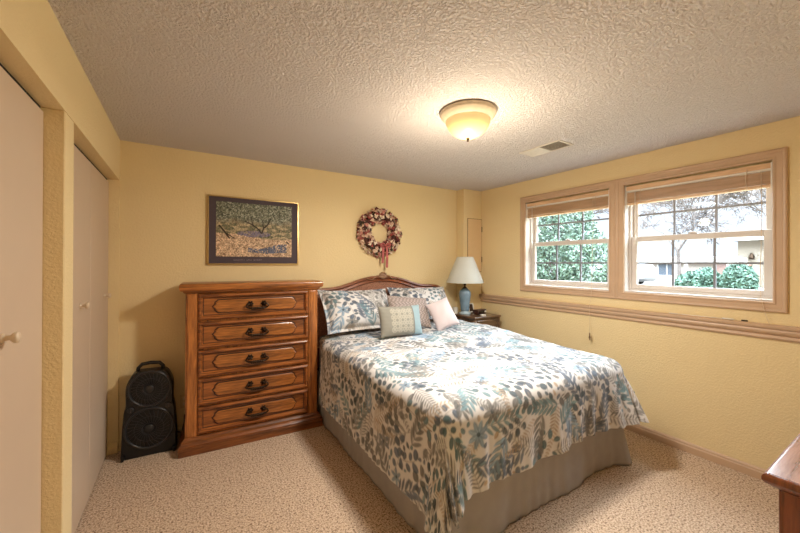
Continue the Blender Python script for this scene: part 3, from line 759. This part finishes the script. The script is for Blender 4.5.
for nm, cz, R in (('upper_grille', .510, .130), ('lower_grille', .210, .150)):
    m = MB(); yy = .018
    m.tube([(R*math.cos(a), yy+.012, cz+R*math.sin(a)) for a in np.linspace(0, 2*PI, 49)[:-1]], .011, 8, closed=True)
    for rr in (.62, .30):
        m.tube([(R*rr*math.cos(a), yy-.004, cz+R*rr*math.sin(a)) for a in np.linspace(0, 2*PI, 41)[:-1]], .0018, 5, closed=True)
    for k in range(28):
        a = 2*PI*k/28; a2 = a+.5
        m.tube([(R*.22*math.cos(a), yy-.006, cz+R*.22*math.sin(a)), (R*.62*math.cos((a+a2)/2+.05), yy-.006, cz+R*.62*math.sin((a+a2)/2+.05)), (R*.97*math.cos(a2), yy+.006, cz+R*.97*math.sin(a2))], .0016, 4)
    g_ = m.build(nm, M_FANG, root, smooth=True)
    MB().lathe([(.001, -.012), (.024, -.011), (.030, -.006), (.030, .004)], (0, yy, cz), 24, 'Y').build('grille_hub', plain('hub_grey', rgb(30, 30, 32), .35), g_, auto=40)
    m = MB()
    for k in range(5):
        a = 2*PI*k/5
        q = [[(R*.2*math.cos(a+j*.25), yy+.014+.004*j, cz+R*.2*math.sin(a+j*.25)) for j in range(3)], [(R*.85*math.cos(a+.15+j*.35), yy+.012+.005*j, cz+R*.85*math.sin(a+.15+j*.35)) for j in range(3)]]
        m.loft([q[0]+[(x, y+.002, z) for x, y, z in q[0][::-1]], q[1]+[(x, y+.002, z) for x, y, z in q[1][::-1]]])
    m.build('fan_blade', M_BLADE, g_)
for s in (-1, 1):
    MB().lathe([(.021, 0), (.020, -.016), (.017, -.019), (.001, -.020)], (s*.118+.002, .034, .368), 18, 'Y').box(s*.118, s*.118+.004, .009, .018, .353, .383).build('control_knob', M_FANG, root, auto=40)
MB().tube([(.14, .16, .10), (.20, .19, .06), (.215, .235, .12), (.22, .262, .24), (.23, .265, .275)], .004, 6).build('power_cord', M_FAN, root, smooth=True)

M_INK = plain('caption_ink', rgb(150, 136, 140), .7)
# ================================================================== PICTURE
root = empty('framed_picture', (.572, YB, 1.768)); tag(root, 'framed landscape print of gnarled trees with dark purple mat and thin gold frame', 'picture')
pw, ph_ = .397, .308
m = MB()
for (x0, x1, z0, z1) in ((-pw, pw, ph_-.011, ph_), (-pw, pw, -ph_, -ph_+.011), (-pw, -pw+.011, -ph_+.011, ph_-.011), (pw-.011, pw, -ph_+.011, ph_-.011)): m.box(x0, x1, -.024, -.001, z0, z1, .002, 1)
m.build('frame', M_GOLD, root)
MB().box(-pw+.009, pw-.009, -.014, -.002, -ph_+.009, ph_-.009).build('mat_board', M_MAT, root)
def art():
    w, h, px = .66, .492, .0028; nx, nz = int(w/px), int(h/px)
    X, Z = np.meshgrid(np.linspace(0, 1, nx), np.linspace(0, 1, nz)); rs = np.random.RandomState(4)
    up = lambda k: np.kron(rs.rand(nz//k+1, nx//k+1), np.ones((k, k)))[:nz, :nx]; sp_ = .5*up(4)+.5*up(2); sp2 = vnoise(X*10, Z*10, 2, 8, 4); col = lambda *c: np.array(rgb(*c)[:3])
    C = np.zeros((nz, nx, 3)); C[:] = col(150, 136, 108)
    foli = np.clip((Z-.58+.07*vnoise(X, Z, 7, 6, 16))*8, 0, 1)
    gsel = np.where((sp_ < .4)[..., None], col(80, 86, 74), np.where((sp_ < .7)[..., None], col(124, 126, 108), col(160, 164, 150)))
    C = C*(1-foli[..., None])+gsel*foli[..., None]
    sand = (Z < .38+.05*np.sin(X*5+1)+.02*sp2)
    C = np.where(sand[..., None], np.where((sp_ < .55)[..., None], col(212, 186, 156), col(158, 130, 104)), C)
    mid = (Z > .36) & (Z < .62) & (sp_ > .35); C = np.where((mid & ~sand)[..., None], np.where((sp2 > .05)[..., None], col(176, 160, 128), col(104, 104, 80)), C)
    blue = (Z < .20+.05*np.sin(X*9)) & (X > .40) & (X < .93) & (Z > .06+.1*np.abs(X-.65)); C = np.where((blue & (sp_ > .3))[..., None], col(92, 98, 118), C)
    mau = (np.hypot((X-.48)/.22, (Z-.43)/.06) < 1) & (sp_ > .35); C = np.where(mau[..., None], col(120, 112, 132), C)
    def limb(P, wd):
        nonlocal C
        for (a, b_), (c, d) in zip(P, P[1:]):
            t = np.clip(((X-a)*(c-a)+(Z-b_)*(d-b_))/((c-a)**2+(d-b_)**2), 0, 1); ds = np.hypot(X-a-t*(c-a), Z-b_-t*(d-b_))
            C = np.where((ds < wd)[..., None], col(52, 44, 36), C)
    limb([(.57, .45), (.54, .52), (.46, .60), (.36, .66)], .010); limb([(.58, .45), (.60, .54), (.66, .62), (.70, .74)], .010); limb([(.60, .54), (.59, .70)], .007); limb([(.46, .60), (.44, .74)], .006)
    limb([(.16, .34), (.10, .46), (.04, .56)], .012); limb([(.13, .42), (.22, .34)], .008); limb([(.93, .30), (.96, .26)], .010)
    k1 = foli*(rs.rand(nz, nx) < .45); C = C*(1-.55*k1[..., None])+gsel*.55*k1[..., None]
    C *= (.45+1.0*(.6*up(3)+.4*up(5)))[..., None]
    P = np.stack([X*w-w/2, np.full_like(X, -.0155), Z*h-h/2+.012], -1); return P, C
P, c = art(); grid_obj('landscape_print', P, M_ART, root, c, -.0010)
rs = random.Random(3); x = -.20
for wl in (8, 4, 6):                       # faint caption too small to read
    m = MB()
    for i in range(wl):
        x += .0125; m.box(x, x+.0022, -.0160, -.0138, -.270, -.258); 
        if rs.random() < .7: m.box(x+.0022, x+.0085, -.0160, -.0138, *((-.260, -.258) if rs.random() < .5 else (-.270, -.268)))
        if rs.random() < .5: m.box(x+.0070, x+.0088, -.0160, -.0138, -.270, -.259)
    x += .010; m.build('caption_word', M_INK, root)

# ================================================================== WREATH
root = empty('wreath', (1.882, YB, 1.822)); tag(root, 'round fabric wreath in cream, rose and burgundy with two hanging ribbon tails', 'wreath')
MB().tube([(.195*math.cos(a), -.035, .195*math.sin(a)) for a in np.linspace(0, 2*PI, 41)[:-1]], .034, 10, closed=True).build('wreath_ring', plain('wreath_straw', rgb(84, 52, 44), .9), root, smooth=True)
cols_ = [(226, 206, 182), (150, 78, 70), (92, 40, 40), (190, 134, 122), (72, 66, 52), (206, 172, 150)]
mats = [plain('wreath_fabric_%d' % i, rgb(*c), .9, var=.15, scale=120) for i, c in enumerate(cols_)]
m = MB(); rs = random.Random(5)
for i in range(430):
    a = rs.random()*2*PI; b_ = rs.uniform(-.35*PI, 1.35*PI); rr = .066+rs.uniform(-.006, .012)
    ct = Vector(((.195+rr*math.cos(b_))*math.cos(a), min(-.008, -.035-rr*math.sin(b_)*.75), (.195+rr*math.cos(b_))*math.sin(a)))
    nrm = Vector((math.cos(b_)*math.cos(a), -math.sin(b_), math.cos(b_)*math.sin(a)))
    ax = nrm.orthogonal().normalized(); ax.rotate(Matrix.Rotation(rs.random()*6.28, 3, nrm)); bx = nrm.cross(ax)
    s = rs.uniform(.020, .034); mi = rs.choices(range(6), [5, 2.4, 2.2, 2.4, 1.2, 3])[0]
    # folded petal: two raised wings
    v = [ct-ax*s-nrm*.2*s, ct-bx*s*.7+nrm*.6*s, ct+ax*s+nrm*.1*s, ct+bx*s*.7+nrm*.8*s, ct+nrm*.15*s, ct-nrm*.3*s]
    v = [Vector((p.x, min(p.y, -.002), p.z)) for p in v]
    vv = [m.bm.verts.new(p) for p in v]
    for f_ in ((0, 1, 4), (1, 2, 4), (2, 3, 4), (3, 0, 4), (1, 0, 5), (2, 1, 5), (3, 2, 5), (0, 3, 5)): m.bm.faces.new([vv[k] for k in f_]).material_index = mi
o = m.build('fabric_petals', mats, root); o['kind'] = 'stuff'
MR = plain('rose_ribbon', rgb(168, 88, 84), .7, var=.2, scale=60)
for (x0, x1, z1, w) in ((.00, .005, -.345, .013), (.05, .062, -.395, .013)):
    pts = [(x0, -.10, -.145), (x0+.002, -.112, -.20), ((x0+x1)/2, -.108, -.28), (x1, -.09, z1)]
    MB().loft([[(x-w, y, z), (x+w, y-.004, z), (x+w, y-.001, z), (x-w, y+.003, z)] for x, y, z in pts]).build('ribbon_tail', MR, root)
m = MB()
for s in (-1, 1):
    P = [(.025, -.112, -.145), (.025+s*.03, -.125, -.125), (.025+s*.062, -.118, -.135), (.025+s*.055, -.112, -.160), (.025, -.112, -.150)]
    m.tube(P, [.008, .013, .014, .012, .008], 8)
m.ball((.025, -.118, -.147), .013, 8); m.build('bow', MR, root, smooth=True)

# ================================================================== NIGHTSTAND
NX0, NX1, NY0, NY1, NZ = 2.815, 3.245, 2.875, 3.322, .858
root = empty('nightstand', ((NX0+NX1)/2, (NY0+NY1)/2, 0)); tag(root, 'dark brown wooden nightstand with one brass-knobbed drawer in the corner', 'nightstand'); w2, d2 = (NX1-NX0)/2, (NY1-NY0)/2
L = [[(-w2+i, -d2+i, z), (w2-i, -d2+i, z), (w2-i, d2, z), (-w2+i, d2, z)] for z, i in ((NZ-.034, .014), (NZ-.026, .012), (NZ-.022, .004), (NZ-.014, 0), (NZ-.006, .001), (NZ, .006))]
MB().loft(L).build('top', M_NIGHT, root, auto=40)
m = MB(); m.box(-w2+.022, w2-.022, -d2+.03, d2-.01, .48, NZ-.034); m.box(-w2+.022, w2-.022, -d2+.03, d2-.01, .14, .165); m.box(-w2+.022, w2-.022, d2-.03, d2-.012, .16, .49)
m.build('carcass', M_NIGHT, root)
m = MB()
for x in (-1, 1):
    for y in (-1, 1): pass
lp = [(.012, 0), (.016, .02), (.014, .08), (.018, .13), (.018, .17), (.014, .20), (.018, .3), (.019, NZ-.036)]
for x in (-1, 1):
    for y in (-1, 1): MB().lathe(lp, (x*(w2-.024), y*(d2-.026), 0), 14).build('leg', M_NIGHT, root, smooth=True)
dr = MB().loft([rect_xz(-w2+.05, w2-.05, .66, NZ-.045, i, y) for i, y in ((0, -d2+.03), (0, -d2+.016), (.006, -d2+.012), (.018, -d2+.012), (.024, -d2+.018))]).build('drawer', M_NIGHT, root, auto=30)
MB().lathe([(.012, .018), (.006, .012), (.006, 0), (.013, -.006), (.010, -.014), (.002, -.016)], (0, -d2+.004, .745), 14, 'Y').build('knob', M_BRASS, dr, smooth=True)

# lamp
root = empty('table_lamp', (2.925, 3.165, NZ)); tag(root, 'table lamp with blue ceramic vase base and pale cone shade', 'lamp')
MB().lathe([(.068, 0), (.072, .004), (.072, .014), (.058, .020), (.046, .030), (.044, .040)], n=32).build('lamp_foot', plain('pale_blue_glaze', rgb(160, 176, 182), .25), root, auto=40)
MB().lathe([(.046, .038), (.050, .05), (.055, .09), (.062, .15), (.069, .20), (.073, .235), (.072, .262), (.062, .285), (.045, .300), (.034, .308), (.032, .316)], n=40).build('lamp_base', M_CERAM, root, smooth=True)
MB().lathe([(.026, .314), (.028, .320), (.020, .328), (.010, .332), (.010, .352), (.017, .356), (.017, .392), (.008, .396)], n=20).build('socket', M_BRONZE, root, auto=40)
m = MB(); m.tube([(.045*math.sin(a), 0, .36+.27*(1-math.cos(a))/2+.0) for a in np.linspace(0, PI, 12)], .0022, 6).tube([(-.045*math.sin(a), 0, .36+.27*(1-math.cos(a))/2) for a in np.linspace(0, PI, 12)], .0022, 6)
m.tube([(-.098, 0, .672), (.098, 0, .672)], .002, 6).tube([(0, 0, .625), (0, 0, .70)], .004, 8); m.build('harp', M_BRASS, root)
sh = MB().lathe([(.224, .384), (.226, .388), (.100, .696), (.099, .698), (.0965, .696), (.222, .386), (.224, .384)], n=56, cap=False).build('lamp_shade', M_SHADE, root, smooth=True)
# things on the nightstand
root = empty('clock_radio', (3.075, 3.06, NZ), (0, 0, D(8))); tag(root, 'small dark brown clock radio on the nightstand right of the lamp', 'clock radio')
MB().box(-.085, .085, -.035, .045, .004, .058, .008, 3).build('case', plain('dark_case', rgb(58, 32, 24), .35), root, auto=40)
MB().box(-.065, .030, -.0375, -.034, .018, .046).build('dial_face', plain('dial_glass', rgb(18, 14, 14), .15), root)
MB().lathe([(.013, 0), (.012, -.010), (.001, -.011)], (.058, -.034, .032), 16, 'Y').build('tuning_knob', M_WHITE, root, auto=40)
for x in (-.06, .06): MB().box(x-.01, x+.01, -.02, .03, 0, .005).build('foot', M_DARK, root)
o = MB().lathe([(.030, 0), (.034, .004), (.033, .010), (.020, .014), (.001, .015)], n=24).build('coaster', M_WHITE, smooth=True); o.location = (3.02, 2.955, NZ); tag(o, 'small round white lid lying in front of the clock radio', 'dish')
root = empty('photo_frame', (3.10, 3.23, NZ), (D(-10), 0, D(10))); tag(root, 'little dark photo frame with pale edge just behind the blue lamp', 'photo frame')
MB().box(-.055, .055, -.006, .006, 0, .115, .002, 1).build('frame', M_WHITE, root)
MB().box(-.043, .030, -.008, -.005, .012, .103).build('photo', plain('dark_photo', rgb(46, 26, 24), .3), root)
o = MB().lathe([(.028, 0), (.030, .01), (.032, .07), (.034, .075), (.030, .075), (.026, .012), (.001, .010)], n=24).build('cup', M_WHITE, auto=50); o.location = (2.850, 3.255, NZ); tag(o, 'small white cup half hidden left of the blue lamp base', 'cup')

# ================================================================== DRESSER (near right)
root = empty('dresser', (1.645, .338, 0)); tag(root, 'low reddish wooden dresser corner with glossy top at the lower right', 'dresser')
LX, LY = 1.45, -.52
def dl(z, i): return [(i, -i, z), (LX-i, -i, z), (LX-i, LY+i, z), (i, LY+i, z)]
MB().loft([dl(z, i) for z, i in ((.722, .048), (.728, .040), (.734, .034), (.738, .022), (.744, .016), (.750, .006), (.760, 0), (.770, 0), (.778, .004), (.781, .010))], True, False).loft([dl(.781, .010), dl(.7812, .011)], False, True).build('top_moulding', M_DRES, root, auto=30)
MB().box(.014, LX-.014, LY+.014, -.014, .7806, .7826).build('top', M_DREST, root)
m = MB(); m.box(.060, LX-.06, LY+.05, -.045, .10, .722)
m.box(.050, .062, -.110, -.038, .06, .722, .003, 2); m.box(.050, .062, LY+.04, LY+.11, .06, .722, .003, 2); m.box(.052, .062, LY+.11, -.11, .64, .722, .002, 1); m.box(.052, .062, LY+.11, -.11, .10, .18, .002, 1)
m.tube([(.056, -.038, .06), (.056, -.038, .722)], .008, 8)
m.box(.046, LX-.046, LY+.036, -.034, 0, .10, .006, 2)
m.build('carcass', M_DRES, root)
def dd_mesh(): return MB().loft([[(x, y, z) for x, z in ((a0+i, z0+i), (a1-i, z0+i), (a1-i, z1-i), (a0+i, z1-i))] for i, y in ((0, -.046), (0, -.034), (.01, -.030), (.03, -.032), (.035, -.038))])
for cidx in range(2):
    for ridx in range(3):
        a0, a1 = .10+cidx*.64, .10+cidx*.64+.61; z0, z1 = .125+ridx*.195, .125+ridx*.195+.18
        d_ = dd_mesh().build('drawer', M_DRES, root, auto=30)
        MB().tube([((a0+a1)/2-.05, -.03, (z0+z1)/2+.01), ((a0+a1)/2-.04, -.008, (z0+z1)/2-.01), ((a0+a1)/2+.04, -.008, (z0+z1)/2-.01), ((a0+a1)/2+.05, -.03, (z0+z1)/2+.01)], .005, 8).build('handle', M_BRONZE, d_, smooth=True)

# ================================================================== OUTSIDE
M_GRASS = plain('winter_lawn', rgb(120, 112, 84), .95, var=.25, scale=3)
M_DRIVE = plain('pale_concrete', rgb(96, 92, 88), .9, var=.08, scale=2)
G = lambda x: 1.12-.045*(x-3.6)
m = MB()
m.loft([[(x, -14, G(x)), (x, 34, G(x)), (x, 34, G(x)-.15), (x, -14, G(x)-.15)] for x in (3.60, 12)]); struct(m.build('lawn', M_GRASS))
m = MB(); m.loft([[(x, -14, G(min(x, 12))-.02*(max(x, 12)-12)), (x, 40, G(min(x, 12))-.02*(max(x, 12)-12)), (x, 40, .3), (x, -14, .3)] for x in (12.001, 17.2, 60)]); struct(m.build('driveway', M_DRIVE))
def leaves(name, blobs, nleaf, size, mat, label, cat, group, seed, trunk=None, stems=None):
    rs = np.random.RandomState(seed); root = empty(name, (blobs[0][0], blobs[0][1], G(blobs[0][0]))); tag(root, label, cat, group)
    V = []; Fc = []
    vol = np.array([b[3]*b[4]*b[5] for b in blobs]); pr_ = vol/vol.sum()
    off = np.array(root.location)
    for i in range(nleaf):
        b_ = blobs[rs.choice(len(blobs), p=pr_)]
        d = rs.randn(3); d /= np.linalg.norm(d); r_ = rs.uniform(.55, 1.05)**.5
        p = np.array([b_[0]+d[0]*b_[3]*r_, b_[1]+d[1]*b_[4]*r_, b_[2]+d[2]*b_[5]*r_])-off
        if p[2] < .01: p[2] = .01+rs.rand()*.1
        a = rs.randn(3); a /= np.linalg.norm(a); c = np.cross(a, rs.randn(3)); c /= np.linalg.norm(c); s = size*rs.uniform(.6, 1.3)
        k = len(V); V += [p-a*s, p+c*s*.45, p+a*s, p-c*s*.45]; Fc.append((k, k+1, k+2, k+3))
    o = mesh_obj('foliage', V, Fc, mat, root); o['kind'] = 'stuff'
    m = MB()
    for b_ in blobs:
        for q in range(5):
            e = np.array([b_[0]+rs.uniform(-.6, .6)*b_[3], b_[1]+rs.uniform(-.6, .6)*b_[4], b_[2]+rs.uniform(.1, .6)*b_[5]])-off
            m.tube([(rs.uniform(-.05, .05), rs.uniform(-.05, .05)+(b_[1]-off[1])*.3, 0), tuple(e*np.array([.5, .5, .6])), tuple(e)], [.03*size/.05, .018*size/.05, .006], 5)
    m.build('stem', M_BARK, root)
M_BARK = plain('grey_brown_bark', rgb(88, 80, 76), .9, var=.2, scale=8)
M_EVG = plain('evergreen_leaves', rgb(62, 88, 76), .7, var=.4, scale=5)
M_EVG2 = plain('pale_green_leaves', rgb(84, 104, 90), .7, var=.4, scale=3)
g8 = G(8)
leaves('evergreen_bush', [(8.0, 2.48, g8+.17, .32, .32, .26), (8.05, 2.36, g8+.22, .3, .20, .27)], 5200, .035, M_EVG, 'rounded green bush outside the near window, the left one of the pair', 'bush', 'bushes on the lawn', 1)
leaves('evergreen_bush', [(8.0, 1.91, g8+.24, .30, .22, .33)], 4200, .035, M_EVG, 'rounded green bush outside the near window, beside the cream house', 'bush', 'bushes on the lawn', 2)
leaves('evergreen_tree', [(9.6, 6.4, 2.2, 1.0, 1.15, 1.5), (9.6, 5.5, 1.6, .8, .7, .9), (9.8, 7.2, 2.6, .9, .9, 1.4)], 20000, .055, M_EVG2, 'big leafy green tree filling the window nearest the lamp', 'tree', None, 3)
def bare_tree(x, y, h, label, seed, spread=.6, depth=7):
    rs = random.Random(seed); z0 = G(min(x, 12))-.02*(max(x, 12)-12); root = empty('bare_tree', (x, y, z0)); tag(root, label, 'tree', 'bare winter trees')
    tm = MB(); bm_ = MB()
    def grow(p, d, L, r_, dep, mb):
        n_ = 3; P = [p]; R_ = [r_]; q = p.copy(); dd_ = d.copy()
        for i in range(n_):
            dd_ = (dd_+Vector((rs.uniform(-.16, .16), rs.uniform(-.16, .16), rs.uniform(-.04, .10)))).normalized(); q = q+dd_*L/n_; P.append(q.copy()); R_.append(r_*(1-.35*(i+1)/n_))
        mb.tube(P, R_, 6 if dep > 4 else 3)
        if dep == 0: return
        for i in range(rs.choice((2, 3, 3, 4)) if dep > 2 else 3):
            k = rs.choice((2, 3, 3)) if dep < 5 else 3
            ax = dd_.orthogonal().normalized(); ax.rotate(Matrix.Rotation(rs.random()*6.28, 3, dd_))
            nd = (dd_+ax*rs.uniform(.45, 1.0)*spread*1.5).normalized()
            grow(P[k], nd, L*rs.uniform(.66, .86), max(.013, R_[k]*.68), dep-1, bm_)
    grow(Vector((0, 0, 0)), Vector((0, 0, 1)), h*.22, h*.014, depth, tm)
    tm.build('trunk', M_BARK, root); o = bm_.build('branches', M_BARK, root)
bare_tree(14.6, 5.0, 5.6, 'bare branching tree left of centre through the right-hand window', 11)
bare_tree(27, 4.4, 8.5, 'bare tree rising behind the cream house', 12)
bare_tree(19.5, 8.6, 7.5, 'bare tree farthest left in the right-hand window, before the brick house', 13)
bare_tree(14.6, 9.6, 6.0, 'bare tree between the green tree and the window centre post', 14)
bare_tree(13.2, 2.1, 4.6, 'small bare tree on the lawn before the garage door', 15)
M_CREAM = plain('cream_siding', rgb(142, 132, 118), .8, var=.04); M_ROOF = plain('grey_shingle', rgb(110, 106, 108), .9, var=.15, scale=12)
M_PINKB, n, b = new_mat('pink_brick'); bt = n.nodes.new('ShaderNodeTexBrick'); bt.inputs['Scale'].default_value = 6
bt.inputs['Color1'].default_value = rgb(120, 76, 66); bt.inputs['Color2'].default_value = rgb(136, 92, 78); bt.inputs['Mortar'].default_value = rgb(160, 150, 140)
t = n.nodes.new('ShaderNodeTexCoord'); mp = n.nodes.new('ShaderNodeMapping'); mp.inputs['Rotation'].default_value = (PI/2, 0, PI/2); n.links.new(t.outputs['Object'], mp.inputs[0]); n.links.new(mp.outputs[0], bt.inputs['Vector']); n.links.new(bt.outputs[0], b.inputs['Base Color'])
M_OUTW = plain('outdoor_white_paint', rgb(190, 188, 184), .6); M_PANE = plain('far_window_glass', rgb(70, 78, 88), .2)
def house(name, x, y0, y1, z0, ze, zr, label, wall, dep=5.0, gable_y=True, brick=None):
    root = empty(name, (x, (y0+y1)/2, z0)); tag(root, label, 'house', 'neighbouring houses'); off = Vector(root.location)
    def prt(mb, nm, mat):
        o = mb.build(nm, mat, root); o.location = -off; return o
    prt(MB().box(x, x+dep, y0, y1, z0, ze), 'wall', wall)
    if brick: prt(MB().box(x-.06, x, brick[0], brick[1], z0, brick[2]), 'brick_veneer', M_PINKB)
    prt(MB().loft([[(x-.35, yy, ze-.02), (x+dep+.35, yy, ze-.02), (x+dep+.35, yy, ze+.10), (x+dep/2, yy, zr), (x-.35, yy, ze+.10)] for yy in (y0-.3, y1+.3)]), 'roof', M_ROOF)
    prt(MB().box(x-.40, x-.34, y0-.3, y1+.3, ze-.06, ze+.10), 'gutter', M_OUTW)
    return root, prt
r_, prt = house('house', 18, -3.2, 4.33, .45, 2.42, 2.75, 'cream house with white garage door beyond the bushes', M_CREAM, 6, brick=(3.95, 4.33, 1.45))
prt(MB().box(17.94, 18.0, 1.3, 3.62, .45, 1.72).box(17.92, 17.95, 1.3, 3.62, 1.08, 1.10), 'garage_door', M_OUTW)
prt(MB().lathe([(.07, 0), (.09, .06), (.05, .2), (.01, .24)], (17.9, 3.93, 1.66), 10), 'wall_light', M_BRONZE)
r_, prt = house('house', 24, 6.6, 12.2, .3, 1.60, 1.95, 'low pink brick house with a white window at far left of the near window', M_PINKB, 6)
w_ = prt(MB().box(23.92, 24.0, 8.3, 9.3, .75, 1.65), 'window', M_OUTW)
prt(MB().box(23.90, 23.93, 8.38, 8.77, .83, 1.57).box(23.90, 23.93, 8.83, 9.22, .83, 1.57), 'window_pane', M_PANE)
r_, prt = house('house', 21, 13.2, 19, .3, 1.7, 2.1, 'brick house glimpsed beyond the green tree in the window nearest the lamp', M_PINKB, 6)
# pergola
root = empty('pergola', (16.3, 4.9, .52)); tag(root, 'white garden pergola between the bare trees and cream house', 'pergola')
for x in (0, .9):
    for y in (-.75, .78): MB().box(x-.05, x+.05, y-.05, y+.05, 0, 1.02).build('post', M_OUTW, root)
m = MB()
for x in (0, .9): m.box(x-.04, x+.04, -1.0, 1.05, 1.02, 1.12)
m.build('beam', M_OUTW, root)
m = MB()
for i in range(9): m.box(-.2, 1.1, -.95+i*.235, -.91+i*.235, 1.12, 1.19)
m.build('rafters', M_OUTW, root)
# parked car
root = empty('car', (13.0, 7.35, .66)); tag(root, 'white parked car seen below the green tree in the window nearest the lamp', 'car')
Lc = []
for y, h0, h1, wd in ((-2.05, .35, .62, .70), (-1.9, .22, .78, .84), (-1.0, .20, .90, .88), (1.0, .20, .92, .88), (1.9, .25, .85, .84), (2.05, .38, .70, .74)):
    Lc.append([(-wd, y, h0), (wd, y, h0), (wd, y, h1*.75), (wd*.85, y, h1), (-wd*.85, y, h1), (-wd, y, h1*.75)])
MB().loft(Lc).build('body', plain('white_car_paint', rgb(150, 152, 156), .25), root, auto=40)
MB().loft([[(-s, a, .88), (s, a, .88), (s, b_, .88), (-s, b_, .88)] if z == 0 else [(-s*.8, a+.45, 1.34), (s*.8, a+.45, 1.34), (s*.8, b_-.4, 1.34), (-s*.8, b_-.4, 1.34)] for z, s, a, b_ in ((0, .8, -1.2, 1.5), (1, .8, -1.2, 1.5))]).build('cabin', M_PANE, root, auto=40)
for x in (-.78, .78):
    for y in (-1.3, 1.3): MB().lathe([(.1, -.1), (.30, -.1), (.32, -.06), (.32, .06), (.30, .1), (.1, .1)], (x, y, .32), 20, 'X').build('wheel', M_DARK, root, auto=40)

# daylight portals in the two window openings (sampling aids for the sky)
for k in (1, 2):
    y0, y1 = WIN[k]; ld = bpy.data.lights.new('window_portal', 'AREA'); ld.shape = 'RECTANGLE'; ld.size = y1-y0; ld.size_y = WZ1-WZ0
    ld.cycles.is_portal = True
    lo = bpy.data.objects.new('window_portal', ld); COL.objects.link(lo); lo.location = (X1+.03, (y0+y1)/2, (WZ0+WZ1)/2)
    lo.rotation_euler = (0, PI/2, 0); lo.rotation_euler = Matrix(((0, 0, 1), (1, 0, 0), (0, 1, 0))).to_euler()
